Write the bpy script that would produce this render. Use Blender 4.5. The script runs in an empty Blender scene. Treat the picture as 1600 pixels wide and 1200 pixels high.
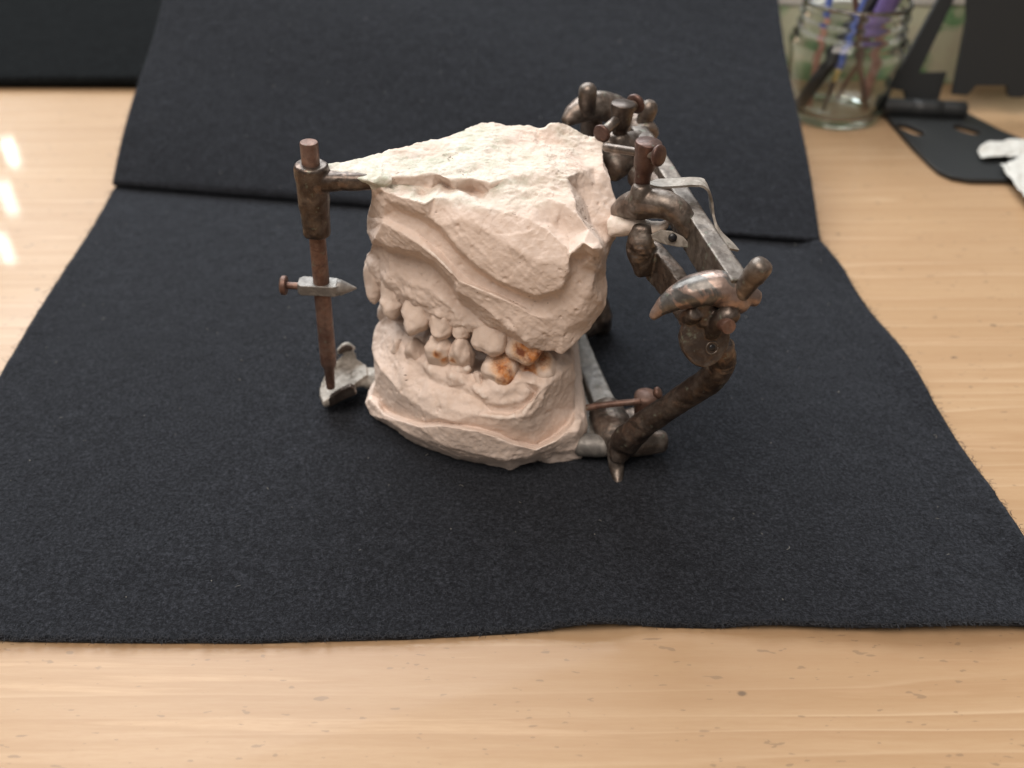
import bpy, bmesh, math, random
import numpy as np
from mathutils import Vector, Matrix
from mathutils.geometry import delaunay_2d_cdt

scene = bpy.context.scene
rng = np.random.default_rng(7)
random.seed(7)
S = 0.01                                   # everything below is written in centimetres

# ------------------------------------------------------------------ camera
PITCH = math.radians(39.0); FPX = 1400.0; CAMZ = 21.0
CP, SP = math.cos(PITCH), math.sin(PITCH)
cam_d = bpy.data.cameras.new('camera')
cam = bpy.data.objects.new('camera', cam_d)
scene.collection.objects.link(cam)
cam.location = (0, 0, CAMZ*S)
cam.rotation_euler = (math.pi/2-PITCH, 0, 0)
cam_d.sensor_width = 36; cam_d.lens = 36*FPX/1600
cam_d.clip_start = 0.01; cam_d.clip_end = 50
cam_d.dof.use_dof = True; cam_d.dof.focus_distance = 0.255; cam_d.dof.aperture_fstop = 9.5
scene.camera = cam

# ------------------------------------------------------------------ world and lamps (indoors, by a window)
w = bpy.data.worlds.new("World"); scene.world = w; w.use_nodes = True
bg = w.node_tree.nodes['Background']
bg.inputs[0].default_value = (1.0, 0.93, 0.87, 1); bg.inputs[1].default_value = 0.23

def area(name, loc, target, sx, sy, power, col):
    l = bpy.data.lights.new(name, 'AREA'); l.shape = 'RECTANGLE'
    l.size = sx*S; l.size_y = sy*S; l.energy = power; l.color = col
    o = bpy.data.objects.new(name, l); scene.collection.objects.link(o)
    o.location = Vector(loc)*S
    d = Vector(target)*S - o.location
    o.rotation_euler = d.to_track_quat('-Z', 'Y').to_euler()
    return o
area('window_lamp', (-35, 135, 115), (0, 26, 5), 150, 100, 37, (0.92, 0.965, 1.0))
area('fill_lamp', (-25, -22, 135), (0, 24, 4), 90, 90, 19, (1.0, 0.89, 0.80))  # added fill, unseen: stands for the warm ambient light of the room

scene.view_settings.view_transform = 'Standard'; scene.view_settings.look = 'None'
scene.view_settings.exposure = 0.0; scene.view_settings.gamma = 1.0

# ------------------------------------------------------------------ helpers: measuring
def P(u, v, y=None, z=None):
    """where the sight line measured at photo point (u, v) meets depth y or height z (cm)"""
    a = (u-800)/FPX; b = (v-600)/FPX
    d = np.array([a, CP-b*SP, -SP-b*CP])
    t = y/d[1] if y is not None else (z-CAMZ)/d[2]
    return np.array([0, 0, CAMZ]) + d*t

# ------------------------------------------------------------------ helpers: noise
def _hash(ix, iy, iz, seed):
    h = (ix.astype(np.int64)*374761393 + iy.astype(np.int64)*668265263 + iz.astype(np.int64)*2147483647 + seed*974711) & 0xffffffff
    h = ((h ^ (h >> 13))*1274126177) & 0xffffffff
    h = (h ^ (h >> 16)) & 0xffffffff
    return h.astype(np.float64)/0xffffffff*2-1
def vnoise(p, seed=0):
    i = np.floor(p); f = p-i; f = f*f*f*(f*(f*6-15)+10)
    i = i.astype(np.int64); r = 0
    for dx in (0, 1):
        wx = f[:, 0] if dx else 1-f[:, 0]
        for dy in (0, 1):
            wy = f[:, 1] if dy else 1-f[:, 1]
            for dz in (0, 1):
                wz = f[:, 2] if dz else 1-f[:, 2]
                r = r + wx*wy*wz*_hash(i[:, 0]+dx, i[:, 1]+dy, i[:, 2]+dz, seed)
    return r
def fbm(p, freq=1., octs=4, seed=0, gain=.5):
    r = 0; a = 1.
    for k in range(octs):
        r = r + a*vnoise(p*freq+17.3*k, seed+k); freq *= 2.03; a *= gain
    return r
def ridged(p, freq=1., octs=3, seed=0):
    r = 0; a = 1.
    for k in range(octs):
        r = r + a*(1-2*np.abs(vnoise(p*freq+9.1*k, seed+k))); freq *= 2.1; a *= .5
    return r
def terrace(p, freq, seed, n=3., w=.16):
    f = (fbm(p, freq, 3, seed)+.16*fbm(p, freq*7, 3, seed+3))*n; k = np.floor(f); r = f-k
    return (k+np.clip(r/w, 0, 1))/n
def sstep(a, b, x):
    t = np.clip((x-a)/(b-a), 0, 1); return t*t*(3-2*t)

# ------------------------------------------------------------------ helpers: objects
WLOC = {}
def tag(o, label=None, cat=None, group=None, kind=None):
    if label: o['label'] = label
    if cat: o['category'] = cat
    if group: o['group'] = group
    if kind: o['kind'] = kind
    return o
def thing(name, loc, label, cat, group=None):
    o = bpy.data.objects.new(name, None); scene.collection.objects.link(o)
    o.empty_display_size = 0.02
    o.location = Vector(loc)*S; WLOC[o] = np.array(loc, float)
    return tag(o, label, cat, group)
def mk(name, verts, faces, mat, parent=None, smooth=True, attrs=None, base=None):
    v = np.asarray(verts, float)
    c = np.array(base, float) if base is not None else np.array([(v[:, 0].min()+v[:, 0].max())/2, (v[:, 1].min()+v[:, 1].max())/2, v[:, 2].min()])
    me = bpy.data.meshes.new(name)
    me.from_pydata(((v-c)*S).tolist(), [], [list(map(int, f)) for f in faces])
    bm = bmesh.new(); bm.from_mesh(me); bmesh.ops.recalc_face_normals(bm, faces=bm.faces); bm.to_mesh(me); bm.free()
    if smooth:
        me.polygons.foreach_set('use_smooth', [True]*len(me.polygons))
    if attrs:
        for k, arr in attrs.items():
            a = me.attributes.new(k, 'FLOAT', 'POINT'); a.data.foreach_set('value', np.asarray(arr, np.float32))
    me.materials.append(mat)
    o = bpy.data.objects.new(name, me); scene.collection.objects.link(o)
    WLOC[o] = c
    if parent is not None:
        o.parent = parent; o.location = Vector((c-WLOC[parent])*S)
    else:
        o.location = Vector(c*S)
    return o
def sharp(o, ang=40):
    me = o.data
    bm = bmesh.new(); bm.from_mesh(me)
    for e in bm.edges:
        if len(e.link_faces) == 2 and e.calc_face_angle(0) > math.radians(ang): e.smooth = False
    bm.to_mesh(me); bm.free()
    return o
def bevel(o, width, segs=2, ang=35):
    bm = bmesh.new(); bm.from_mesh(o.data)
    es = [e for e in bm.edges if len(e.link_faces) == 2 and e.calc_face_angle(0) > math.radians(ang)]
    bmesh.ops.bevel(bm, geom=es, offset=width*S, segments=segs, affect='EDGES', profile=.6)
    for f in bm.faces: f.smooth = False
    bm.to_mesh(o.data); bm.free()
    return o

# ------------------------------------------------------------------ helpers: shapes (return verts, faces)
def catmull(pts, n):
    pts = np.asarray(pts, float)
    if len(pts) == 2: 
        t = np.linspace(0, 1, n)[:, None]; return pts[0]*(1-t)+pts[1]*t
    e = np.vstack([2*pts[0]-pts[1], pts, 2*pts[-1]-pts[-2]])
    m = len(pts)-1; out = []
    for k in range(n):
        s = k/(n-1)*m; i = min(int(s), m-1); t = s-i
        p0, p1, p2, p3 = e[i:i+4]
        out.append(.5*((2*p1)+(-p0+p2)*t+(2*p0-5*p1+4*p2-p3)*t*t+(-p0+3*p1-3*p2+p3)*t**3))
    return np.array(out)
def tube(path, rad, n=24, segs=20, flat=1.0, up=(0, 0, 1), rnd=True, smooth=True, squareness=0.0):
    """swept rod. rad: list along the path. flat: scale of the section across 'up'. squareness: 0 round .. 1 boxy"""
    path = np.asarray(path, float); rad = np.atleast_1d(np.asarray(rad, float))
    if len(rad) == 1: rad = np.repeat(rad, len(path))
    c = catmull(np.c_[path, rad], n) if smooth else np.c_[path, rad]
    pts, r = c[:, :3], np.maximum(c[:, 3], .005)
    if rnd:
        t0 = pts[0]-pts[1]; t0 /= np.linalg.norm(t0); t1 = pts[-1]-pts[-2]; t1 /= np.linalg.norm(t1)
        k = .35 if rnd is True else rnd
        pts = np.vstack([pts[0]+t0*r[0]*k, pts[0]+t0*r[0]*k*.75, pts, pts[-1]+t1*r[-1]*k*.75, pts[-1]+t1*r[-1]*k])
        r = np.r_[r[0]*.55, r[0]*.85, r, r[-1]*.85, r[-1]*.55]
    tg = np.gradient(pts, axis=0); tg /= np.linalg.norm(tg, axis=1)[:, None]
    U = np.array(up, float)
    vs = []; fs = []
    ang = np.linspace(0, 2*math.pi, segs, endpoint=False)
    ca, sa = np.cos(ang), np.sin(ang)
    if squareness > 0:
        e = 1-.75*squareness
        ca = np.sign(ca)*np.abs(ca)**e; sa = np.sign(sa)*np.abs(sa)**e
    for p, t, rr in zip(pts, tg, r):
        u = U-t*U.dot(t)
        if np.linalg.norm(u) < 1e-3: u = np.array([1., 0, 0])-t*t[0]
        u /= np.linalg.norm(u); b = np.cross(t, u)
        vs.append(p+rr*(np.outer(ca, b)*flat+np.outer(sa, u)))
    m = len(pts); vs = np.vstack(vs)
    for i in range(m-1):
        for j in range(segs):
            k = (j+1) % segs
            fs.append((i*segs+j, i*segs+k, (i+1)*segs+k, (i+1)*segs+j))
    fs.append(tuple(range(segs))[::-1]); fs.append(tuple((m-1)*segs+j for j in range(segs)))
    return vs, fs
def lathe(p0, axis, prof, segs=32):
    """turned solid: prof = [(along, radius)...]"""
    a = np.asarray(axis, float); a /= np.linalg.norm(a)
    u = np.cross(a, [0, 0, 1.]); 
    if np.linalg.norm(u) < 1e-3: u = np.array([1., 0, 0])
    u /= np.linalg.norm(u); b = np.cross(a, u)
    ang = np.linspace(0, 2*math.pi, segs, endpoint=False)
    vs = np.vstack([np.asarray(p0)+a*h+r*(np.outer(np.cos(ang), u)+np.outer(np.sin(ang), b)) for h, r in prof])
    fs = []
    for i in range(len(prof)-1):
        for j in range(segs):
            k = (j+1) % segs
            fs.append((i*segs+j, i*segs+k, (i+1)*segs+k, (i+1)*segs+j))
    fs.append(tuple(range(segs))[::-1]); fs.append(tuple((len(prof)-1)*segs+j for j in range(segs)))
    return vs, fs
def ball(c, r, n=3):
    bm = bmesh.new(); bmesh.ops.create_icosphere(bm, subdivisions=n, radius=1)
    v = np.array([x.co[:] for x in bm.verts]); f = [[x.index for x in y.verts] for y in bm.faces]; bm.free()
    return v*np.asarray(r)+np.asarray(c), f
def prism(poly, h0, h1, frame=None):
    """polygon in a plane, given thickness. frame = (origin, ex, ey, ez)"""
    poly = np.asarray(poly, float); n = len(poly)
    if frame is None: frame = (np.zeros(3), np.array([1., 0, 0]), np.array([0, 1., 0]), np.array([0, 0, 1.]))
    o, ex, ey, ez = [np.asarray(k, float) for k in frame]
    v = np.vstack([o+np.outer(poly[:, 0], ex)+np.outer(poly[:, 1], ey)+ez*h for h in (h0, h1)])
    f = [tuple(range(n))[::-1], tuple(range(n, 2*n))]+[(i, (i+1) % n, n+(i+1) % n, n+i) for i in range(n)]
    return v, f
def box(c, s, R=None):
    x, y, z = np.asarray(s)/2
    v = np.array([(i*x, j*y, k*z) for k in (-1, 1) for j in (-1, 1) for i in (-1, 1)])
    if R is not None: v = v@np.asarray(R).T
    return v+np.asarray(c), [(0, 2, 3, 1), (4, 5, 7, 6), (0, 1, 5, 4), (1, 3, 7, 5), (3, 2, 6, 7), (2, 0, 4, 6)]
def join(*pieces):
    vs = []; fs = []; n = 0
    for v, f in pieces:
        vs.append(v); fs += [tuple(i+n for i in q) for q in f]; n += len(v)
    return np.vstack(vs), fs
def remesh(v, f, vox):
    me = bpy.data.meshes.new('tmp'); me.from_pydata((np.asarray(v)).tolist(), [], [list(map(int, q)) for q in f])
    bm = bmesh.new(); bm.from_mesh(me); bmesh.ops.recalc_face_normals(bm, faces=bm.faces); bm.to_mesh(me); bm.free()
    o = bpy.data.objects.new('tmp', me); scene.collection.objects.link(o)
    m = o.modifiers.new('r', 'REMESH'); m.mode = 'VOXEL'; m.voxel_size = vox
    dg = bpy.context.evaluated_depsgraph_get(); dg.update()
    e = o.evaluated_get(dg).to_mesh()
    V = np.empty(len(e.vertices)*3); e.vertices.foreach_get('co', V); V = V.reshape(-1, 3)
    F = [tuple(p.vertices) for p in e.polygons]
    E = np.empty(len(e.edges)*2, np.int32); e.edges.foreach_get('vertices', E); E = E.reshape(-1, 2)
    bpy.data.objects.remove(o); bpy.data.meshes.remove(me)
    return V, F, E
def lap(V, E, it, k=.5):
    n = len(V); deg = np.bincount(E.ravel(), minlength=n).astype(float); deg[deg == 0] = 1
    for _ in range(it):
        A = np.empty_like(V)
        for d in range(3):
            A[:, d] = (np.bincount(E[:, 0], V[E[:, 1], d], n)+np.bincount(E[:, 1], V[E[:, 0], d], n))/deg
        V = V+(A-V)*k
    return V
def vnormals(V, F):
    q = np.array([f if len(f) == 4 else (f[0], f[1], f[2], f[2]) for f in F])
    n = np.cross(V[q[:, 2]]-V[q[:, 0]], V[q[:, 3]]-V[q[:, 1]])
    N = np.zeros_like(V)
    for k in range(4): 
        for d in range(3): N[:, d] += np.bincount(q[:, k], n[:, d], len(V))
    l = np.linalg.norm(N, axis=1)[:, None]; l[l == 0] = 1
    return N/l
def blend(name, pieces, mat, parent, vox=.035, it=4, amp=.012, freq=4, base=None):
    """pieces cast together into one metal part"""
    V, F, E = remesh(*join(*pieces), vox)
    V = lap(V, E, it)
    V = V+vnormals(V, F)*(amp*fbm(V, freq, 3, 11))[:, None]
    return mk(name, V, F, mat, parent, base=base)

def cage(outline, ridges, back, cap):
    """solid from hand-measured ridge lines: points (u, v, 'y'|'z', value); outline closed, ridges inside;
    back(p) -> hidden far-side point of an outline point; cap = list of loops is closed by a centre point"""
    pts = []; edges = []; pos = []
    def add(q):
        u, v, k, val = q
        for i, w in enumerate(pts):
            if abs(w[0]-u) < .6 and abs(w[1]-v) < .6: return i
        pts.append((u, v)); pos.append(P(u, v, **{k: val})); return len(pts)-1
    ol = [add(q) for q in outline]
    edges += list(zip(ol, ol[1:]+ol[:1]))
    for r in ridges:
        ii = [add(q) for q in r]
        edges += list(zip(ii, ii[1:]))
    vs, es, fs, ov, oe, of = delaunay_2d_cdt([Vector(p) for p in pts], edges, [], 1, 0.05)
    W = []
    P2 = np.array(pts); P3 = np.array(pos)
    for i, v in enumerate(vs):
        if ov[i]: W.append(P3[ov[i][0]])
        else:
            d = np.linalg.norm(P2-np.array(v[:]), axis=1); k = np.argsort(d)[:3]; wt = 1/(d[k]+.1)
            W.append((P3[k]*wt[:, None]).sum(0)/wt.sum())
    W = np.array(W); F = [tuple(f) for f in fs]
    # boundary loop of the sheet
    from collections import Counter
    cnt = Counter()
    for f in F:
        for a, b in zip(f, f[1:]+f[:1]): cnt[(min(a, b), max(a, b))] += 1
    nxt = {}
    for f in F:
        for a, b in zip(f, f[1:]+f[:1]):
            if cnt[(min(a, b), max(a, b))] == 1: nxt[a] = b
    st = next(iter(nxt)); loop = [st]
    while nxt[loop[-1]] != st and len(loop) < 5000: loop.append(nxt[loop[-1]])
    n0 = len(W); L = len(loop)
    B = np.array([back(W[i]) for i in loop])
    W = np.vstack([W, B, B.mean(0)[None]+np.array([cap])])
    for k in range(L):
        a, b = loop[k], loop[(k+1) % L]; c, d = n0+k, n0+(k+1) % L
        F.append((b, a, c)); F.append((b, c, d)); F.append((d, c, n0+L))
    return W, F

def densify(V, F, L):
    bm = bmesh.new(); vv = [bm.verts.new(v) for v in V]
    for f in F:
        if len(set(f)) == len(f):
            try: bm.faces.new([vv[i] for i in f])
            except ValueError: pass
    bmesh.ops.recalc_face_normals(bm, faces=bm.faces)
    for _ in range(9):
        es = [e for e in bm.edges if e.calc_length() > L]
        if not es: break
        bmesh.ops.subdivide_edges(bm, edges=es, cuts=1, use_grid_fill=False)
        bmesh.ops.triangulate(bm, faces=[f for f in bm.faces if len(f.verts) > 3])
        if _ > 2:
            bmesh.ops.beautify_fill(bm, faces=bm.faces, edges=[e for e in bm.edges if len(e.link_faces) == 2 and e.calc_face_angle(9) < .05])
    bm.verts.ensure_lookup_table(); bm.verts.index_update()
    V = np.array([v.co[:] for v in bm.verts]); F = [tuple(v.index for v in f.verts) for f in bm.faces]
    E = np.array([[e.verts[0].index, e.verts[1].index] for e in bm.edges]); bm.free()
    return V, F, E
def convexity(V, E, N, it=3):
    return ((V-lap(V, E, it, .5))*N).sum(1)

# ------------------------------------------------------------------ materials
class NT:
    def __init__(s, name):
        s.m = bpy.data.materials.new(name); s.m.use_nodes = True
        s.t = s.m.node_tree; s.b = s.t.nodes['Principled BSDF']; s.L = s.t.links
        tc = s.t.nodes.new('ShaderNodeTexCoord'); mp = s.t.nodes.new('ShaderNodeMapping')
        mp.inputs['Scale'].default_value = (100, 100, 100); s.L.new(tc.outputs['Object'], mp.inputs[0]); s.co = mp.outputs[0]
    def map(s, scale, rot=(0, 0, 0)):
        n = s.t.nodes.new('ShaderNodeMapping'); n.inputs['Scale'].default_value = scale; n.inputs['Rotation'].default_value = rot
        s.L.new(s.co, n.inputs[0]); return n.outputs[0]
    def noise(s, sc, det=4, rough=.55, co=None, dist=0):
        n = s.t.nodes.new('ShaderNodeTexNoise'); n.inputs['Scale'].default_value = sc; n.inputs['Detail'].default_value = det
        n.inputs['Roughness'].default_value = rough; n.inputs['Distortion'].default_value = dist
        s.L.new(co or s.co, n.inputs[0]); return n.outputs[0]
    def voro(s, sc, feat='F1', co=None):
        n = s.t.nodes.new('ShaderNodeTexVoronoi'); n.feature = feat; n.inputs['Scale'].default_value = sc
        s.L.new(co or s.co, n.inputs['Vector']); return n.outputs['Distance']
    def ramp(s, fac, stops, interp='LINEAR'):
        n = s.t.nodes.new('ShaderNodeValToRGB'); n.color_ramp.interpolation = interp
        e = n.color_ramp.elements
        while len(e) < len(stops): e.new(.5)
        for x, (p, c) in zip(e, stops):
            x.position = p; x.color = (c, c, c, 1) if not hasattr(c, '__len__') else (*c, 1)
        s.L.new(fac, n.inputs[0]); return n.outputs[0]
    def mix(s, fac, a, b, mode='MIX'):
        n = s.t.nodes.new('ShaderNodeMix'); n.data_type = 'RGBA'; n.blend_type = mode
        for k, v in ((0, fac), (6, a), (7, b)):
            if hasattr(v, 'is_output') or isinstance(v, bpy.types.NodeSocket): s.L.new(v, n.inputs[k])
            else: n.inputs[k].default_value = v if k == 0 else (*v, 1)
        return n.outputs[2]
    def math(s, op, a, b=0.):
        n = s.t.nodes.new('ShaderNodeMath'); n.operation = op
        for k, v in ((0, a), (1, b)):
            if isinstance(v, bpy.types.NodeSocket): s.L.new(v, n.inputs[k])
            else: n.inputs[k].default_value = v
        return n.outputs[0]
    def attr(s, name):
        n = s.t.nodes.new('ShaderNodeAttribute'); n.attribute_name = name; return n.outputs['Fac']
    def bump(s, h, dist, strength=1., prev=None):
        n = s.t.nodes.new('ShaderNodeBump'); n.inputs['Strength'].default_value = strength
        n.inputs['Distance'].default_value = dist*S; s.L.new(h, n.inputs['Height'])
        if prev is not None: s.L.new(prev, n.inputs['Normal'])
        return n.outputs[0]
    def set(s, **k):
        for a, v in k.items():
            i = s.b.inputs[a.replace('_', ' ')]
            if isinstance(v, bpy.types.NodeSocket): s.L.new(v, i)
            else: i.default_value = (*v, 1) if hasattr(v, '__len__') and len(v) == 3 and i.type == 'RGBA' else v
        return s.m

def mat_plaster(name, base=(.70, .58, .505)):
    n = NT(name)
    big = n.noise(.5, 5, .6); fine = n.noise(5, 6, .65); grit = n.noise(26, 3, .6)
    c = n.mix(n.ramp(big, [(.3, 0.), (.7, 1.)]), tuple(x*.9 for x in base), tuple(min(1, x*1.07) for x in base))
    c = n.mix(n.ramp(fine, [(.35, 0.), (.75, .45)]), c, (.60, .45, .345))
    crust = n.attr('crust')
    c = n.mix(n.math('MULTIPLY', crust, .85), c, n.mix(n.ramp(fine, [(.4, 0.), (.7, 1.)]), (.70, .68, .625), (.55, .54, .455)))
    green = n.math('MULTIPLY', crust, n.ramp(n.noise(1.7, 5, .7), [(.48, 0.), (.62, .75)]))
    c = n.mix(green, c, (.42, .45, .35))
    dark = n.ramp(n.noise(9, 4, .75), [(.62, 0.), (.72, .6)])
    c = n.mix(n.math('MULTIPLY', dark, n.math('ADD', n.math('MULTIPLY', crust, .8), .3)), c, (.17, .13, .10))
    spk = n.ramp(n.voro(3.1), [(.04, .75), (.075, 0.)])
    c = n.mix(n.math('MULTIPLY', spk, n.ramp(n.noise(.8), [(.42, 0.), (.52, 1.)])), c, (.16, .11, .08))
    c = n.mix(n.ramp(n.attr('edge'), [(.25, 0.), (.9, .75)]), c, (.84, .75, .67))  # pale worn edges, strengthened to paint highlights along the rims too
    c = n.mix(n.ramp(n.attr('dirt'), [(0., 0.), (1., .8)]), c, (.33, .215, .14))
    st = n.attr('stain')
    sn = n.noise(7, 4, .65)
    stm = n.ramp(n.math('ADD', st, n.math('MULTIPLY', n.math('SUBTRACT', sn, .5), 1.0)), [(.42, 0.), (.92, .95)])
    amber = n.mix(n.ramp(n.noise(3.2, 3), [(.42, 0.), (.58, 1.)]), (.52, .20, .055), (.17, .042, .015))
    c = n.mix(n.ramp(st, [(.2, 0.), (.6, .6)]), c, (.74, .47, .26))
    c = n.mix(stm, c, amber)
    b1 = n.bump(fine, .05, .55)
    b2 = n.bump(grit, .014, .6, b1)
    pit = n.ramp(n.voro(5.5), [(.03, 0.), (.10, 1.)])
    b3 = n.bump(pit, .03, .4, b2)
    rough = n.mix(stm, (.82, .82, .82), (.4, .4, .4))
    return n.set(Base_Color=c, Roughness=rough, Normal=b3, Specular_IOR_Level=.3)

def mat_bronze(name, base, worn, patch=.5, metal=.75, rough=.38, chalk=0.3, psc=1.1):
    n = NT(name)
    a = n.noise(psc, 4, .6, dist=.9); f = n.noise(5, 4, .6); g = n.noise(24, 3)
    c = n.mix(n.ramp(a, [(patch-.012, 0.), (patch+.018, 1.)]), base, worn)
    c = n.mix(n.ramp(f, [(.40, 0.), (.75, .6)]), c, tuple(x*.6 for x in base))
    dust = n.ramp(n.noise(1.8, 5, .7, dist=.3), [(.45, 0.), (.75, 1.)])
    ck = n.math('MULTIPLY', dust, chalk)
    c = n.mix(ck, c, (.42, .38, .335))
    ver = n.ramp(n.noise(3.1, 4, .7), [(.61, 0.), (.68, .55)])
    c = n.mix(ver, c, (.17, .20, .15))
    r = n.math('ADD', n.ramp(f, [(.3, rough-.02), (.7, rough+.16)]), n.math('MULTIPLY', ck, .3))
    met = n.math('MULTIPLY', n.math('SUBTRACT', 1., n.math('MAXIMUM', ck, ver)), metal)
    b = n.bump(f, .010, .35, n.bump(g, .004, .4))
    return n.set(Base_Color=c, Metallic=met, Roughness=r, Normal=b)

def mat_simple(name, col, rough=.5, metal=0., var=.12, bump=.01, sc=6):
    n = NT(name); f = n.noise(sc, 4)
    c = n.mix(n.ramp(f, [(.3, 0.), (.7, 1.)]), tuple(x*(1-var) for x in col), tuple(min(1, x*(1+var)) for x in col))
    return n.set(Base_Color=c, Roughness=rough, Metallic=metal, Normal=n.bump(f, bump, .4))

M = {}
M['plaster'] = mat_plaster('pink_plaster')
M['tooth'] = mat_plaster('tooth_plaster', (.69, .57, .49))
M['bronze'] = mat_bronze('brown_bronze', (.135, .108, .09), (.21, .16, .13), .52, .8, .33, .45)
M['dark'] = mat_bronze('dark_bronze', (.085, .064, .053), (.155, .11, .086), .57, .8, .33, .25)
M['bar'] = mat_bronze('grey_brown_bronze', (.125, .104, .088), (.18, .15, .125), .52, .75, .36, .35)
M['grey'] = mat_bronze('grey_metal', (.19, .178, .165), (.25, .235, .215), .5, .5, .42, .45)
M['rust'] = mat_bronze('rusty_steel', (.15, .083, .062), (.21, .12, .088), .5, .5, .40, .2)
M['screw'] = mat_bronze('dark_red_brown_steel', (.085, .044, .034), (.125, .066, .05), .5, .5, .36, .12)
M['mott'] = mat_bronze('mottled_bronze', (.13, .122, .114), (.33, .235, .195), .46, .8, .30, .25, .75)
M['chalky'] = mat_bronze('chalky_metal', (.22, .195, .165), (.36, .33, .29), .47, .3, .5, .8)

def mat_felt(name, col=(.0150, .0162, .0198), sheen=.09, spec=.12):
    n = NT(name)
    f1 = n.noise(8.5, 4, .75); f2 = n.noise(22, 3, .75); f3 = n.noise(1.2, 3)
    v = n.ramp(f1, [(.3, .2), (.5, .9), (.7, 2.4)])
    c = n.mix(1., col, v, 'MULTIPLY')
    v2 = n.ramp(f2, [(.3, .4), (.55, 1.), (.75, 2.1)])
    c = n.mix(1., c, v2, 'MULTIPLY')
    c = n.mix(1., c, n.ramp(f3, [(.3, .88), (.7, 1.12)]), 'MULTIPLY')
    b = n.bump(f1, .05, .8, n.bump(f2, .04, .8))
    return n.set(Base_Color=c, Roughness=.95, Normal=b, Specular_IOR_Level=spec, Sheen_Weight=sheen, Sheen_Roughness=.5, Sheen_Tint=(.75, .85, 1.0))
M['felt'] = mat_felt('black_felt')
M['felt_far'] = mat_felt('black_felt_sheet', (.0095, .0108, .0115), 0., .03)

def mat_wood(name):
    n = NT(name)
    co = n.map((.035, 1.0, 1.0), (0, 0, math.radians(-2.2)))
    warp = n.noise(.35, 3, .5, n.map((.15, .6, 1)))
    cc = n.t.nodes.new('ShaderNodeVectorMath'); cc.operation = 'ADD'
    sep = n.t.nodes.new('ShaderNodeCombineXYZ'); n.L.new(n.math('MULTIPLY', warp, .9), sep.inputs[1])
    n.L.new(co, cc.inputs[0]); n.L.new(sep.outputs[0], cc.inputs[1]); co = cc.outputs[0]
    big = n.noise(.55, 3, .5, co); mid = n.noise(1.7, 4, .6, co)
    fib = n.noise(11, 5, .75, n.map((.10, 1., 1.), (0, 0, math.radians(-2.2))))
    c = n.mix(n.ramp(big, [(.35, 0.), (.65, 1.)]), (.41, .270, .155), (.46, .313, .186))
    c = n.mix(n.ramp(mid, [(.44, 0.), (.56, .5)]), c, (.37, .23, .125))
    c = n.mix(n.ramp(mid, [(.58, 0.), (.66, .6)]), c, (.53, .37, .23))
    c = n.mix(n.ramp(fib, [(.4, 0.), (.75, .5)]), c, (.36, .21, .11))
    sy = n.t.nodes.new('ShaderNodeSeparateXYZ'); n.L.new(n.map((1, 1, 1), (0, 0, math.radians(-1.6))), sy.inputs[0])
    ph = n.math('ADD', n.math('MULTIPLY', sy.outputs[1], 1.15), n.math('MULTIPLY', n.noise(1., 3, .5, n.map((.02, .32, 1))), 5.5))
    fr = n.math('FRACT', ph)
    fade = n.ramp(n.noise(.9, 3, .6, n.map((.05, .6, 1))), [(.35, 0.), (.65, 1.)])
    c = n.mix(n.math('MULTIPLY', n.ramp(fr, [(0., 0.), (.05, .6), (.16, .15), (.5, 0.)]), fade), c, (.58, .43, .285))
    c = n.mix(n.math('MULTIPLY', n.ramp(fr, [(.80, 0.), (.985, .5), (1., 0.)]), fade), c, (.36, .22, .12))
    blot = n.ramp(n.noise(.12, 3), [(.35, 0.), (.65, .25)])
    c = n.mix(blot, c, (.44, .285, .15))
    # small scuffs and ink specks
    sp = n.ramp(n.voro(.42, co=n.map((1, 1.6, 1), (0, 0, .7))), [(.035, 1.), (.07, 0.)])
    sp = n.math('MULTIPLY', sp, n.ramp(n.noise(3.5, 3), [(.40, 0.), (.5, 1.)]))
    c = n.mix(n.math('MULTIPLY', sp, .75), c, (.12, .085, .06))
    for rz, dn, th in ((.9, .33, .64), (-.5, .5, .66), (.25, .7, .67)):
        sc_ = n.ramp(n.noise(dn*4, 2, .5, n.map((.8, 2.6, 1), (0, 0, rz))), [(th+.045, 0.), (th+.065, .65)])
        c = n.mix(sc_, c, (.25, .17, .105))
    sm = n.ramp(n.noise(2.0, 5, .75, n.map((1, 1.3, 1))), [(.69, 0.), (.76, .5)])
    c = n.mix(sm, c, (.34, .23, .14))
    b = n.bump(fib, .01, .35)
    return n.set(Base_Color=c, Roughness=n.ramp(mid, [(.3, .32), (.7, .40)]), Normal=b, Specular_IOR_Level=.35, Coat_Weight=.11, Coat_Roughness=.045)
M['wood'] = mat_wood('pale_wood')

g = NT('clear_glass'); M['glass'] = g.set(Base_Color=(.93, .97, .95), Roughness=.05, Transmission_Weight=1., IOR=1.47)
M['black'] = mat_simple('black_powder_coat', (.016, .018, .019), .5, 0., .1, .006, 30)
M['blackpl'] = mat_simple('black_plastic', (.010, .010, .012), .35)
M['purple'] = mat_simple('purple_plastic', (.14, .10, .26), .35)
M['blue'] = mat_simple('blue_lacquer', (.06, .10, .32), .35)
M['brownw'] = mat_simple('brown_lacquered_wood', (.09, .045, .03), .35)
M['ferrule'] = mat_simple('brass_ferrule', (.55, .40, .16), .3, .9)
M['pinkw'] = mat_simple('pink_lacquer', (.38, .19, .14), .5)
M['bristle'] = mat_simple('dark_bristles', (.05, .035, .03), .8)
M['tissue'] = mat_simple('white_paper', (.60, .60, .56), .9, 0., .06, .03, 3)
M['lint'] = mat_simple('pale_lint', (.30, .29, .26), .9)
M['fuzz'] = mat_simple('felt_fibre', (.03, .032, .038), .95)
M['greym'] = mat_simple('grey_plastic', (.35, .36, .38), .45)

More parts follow.
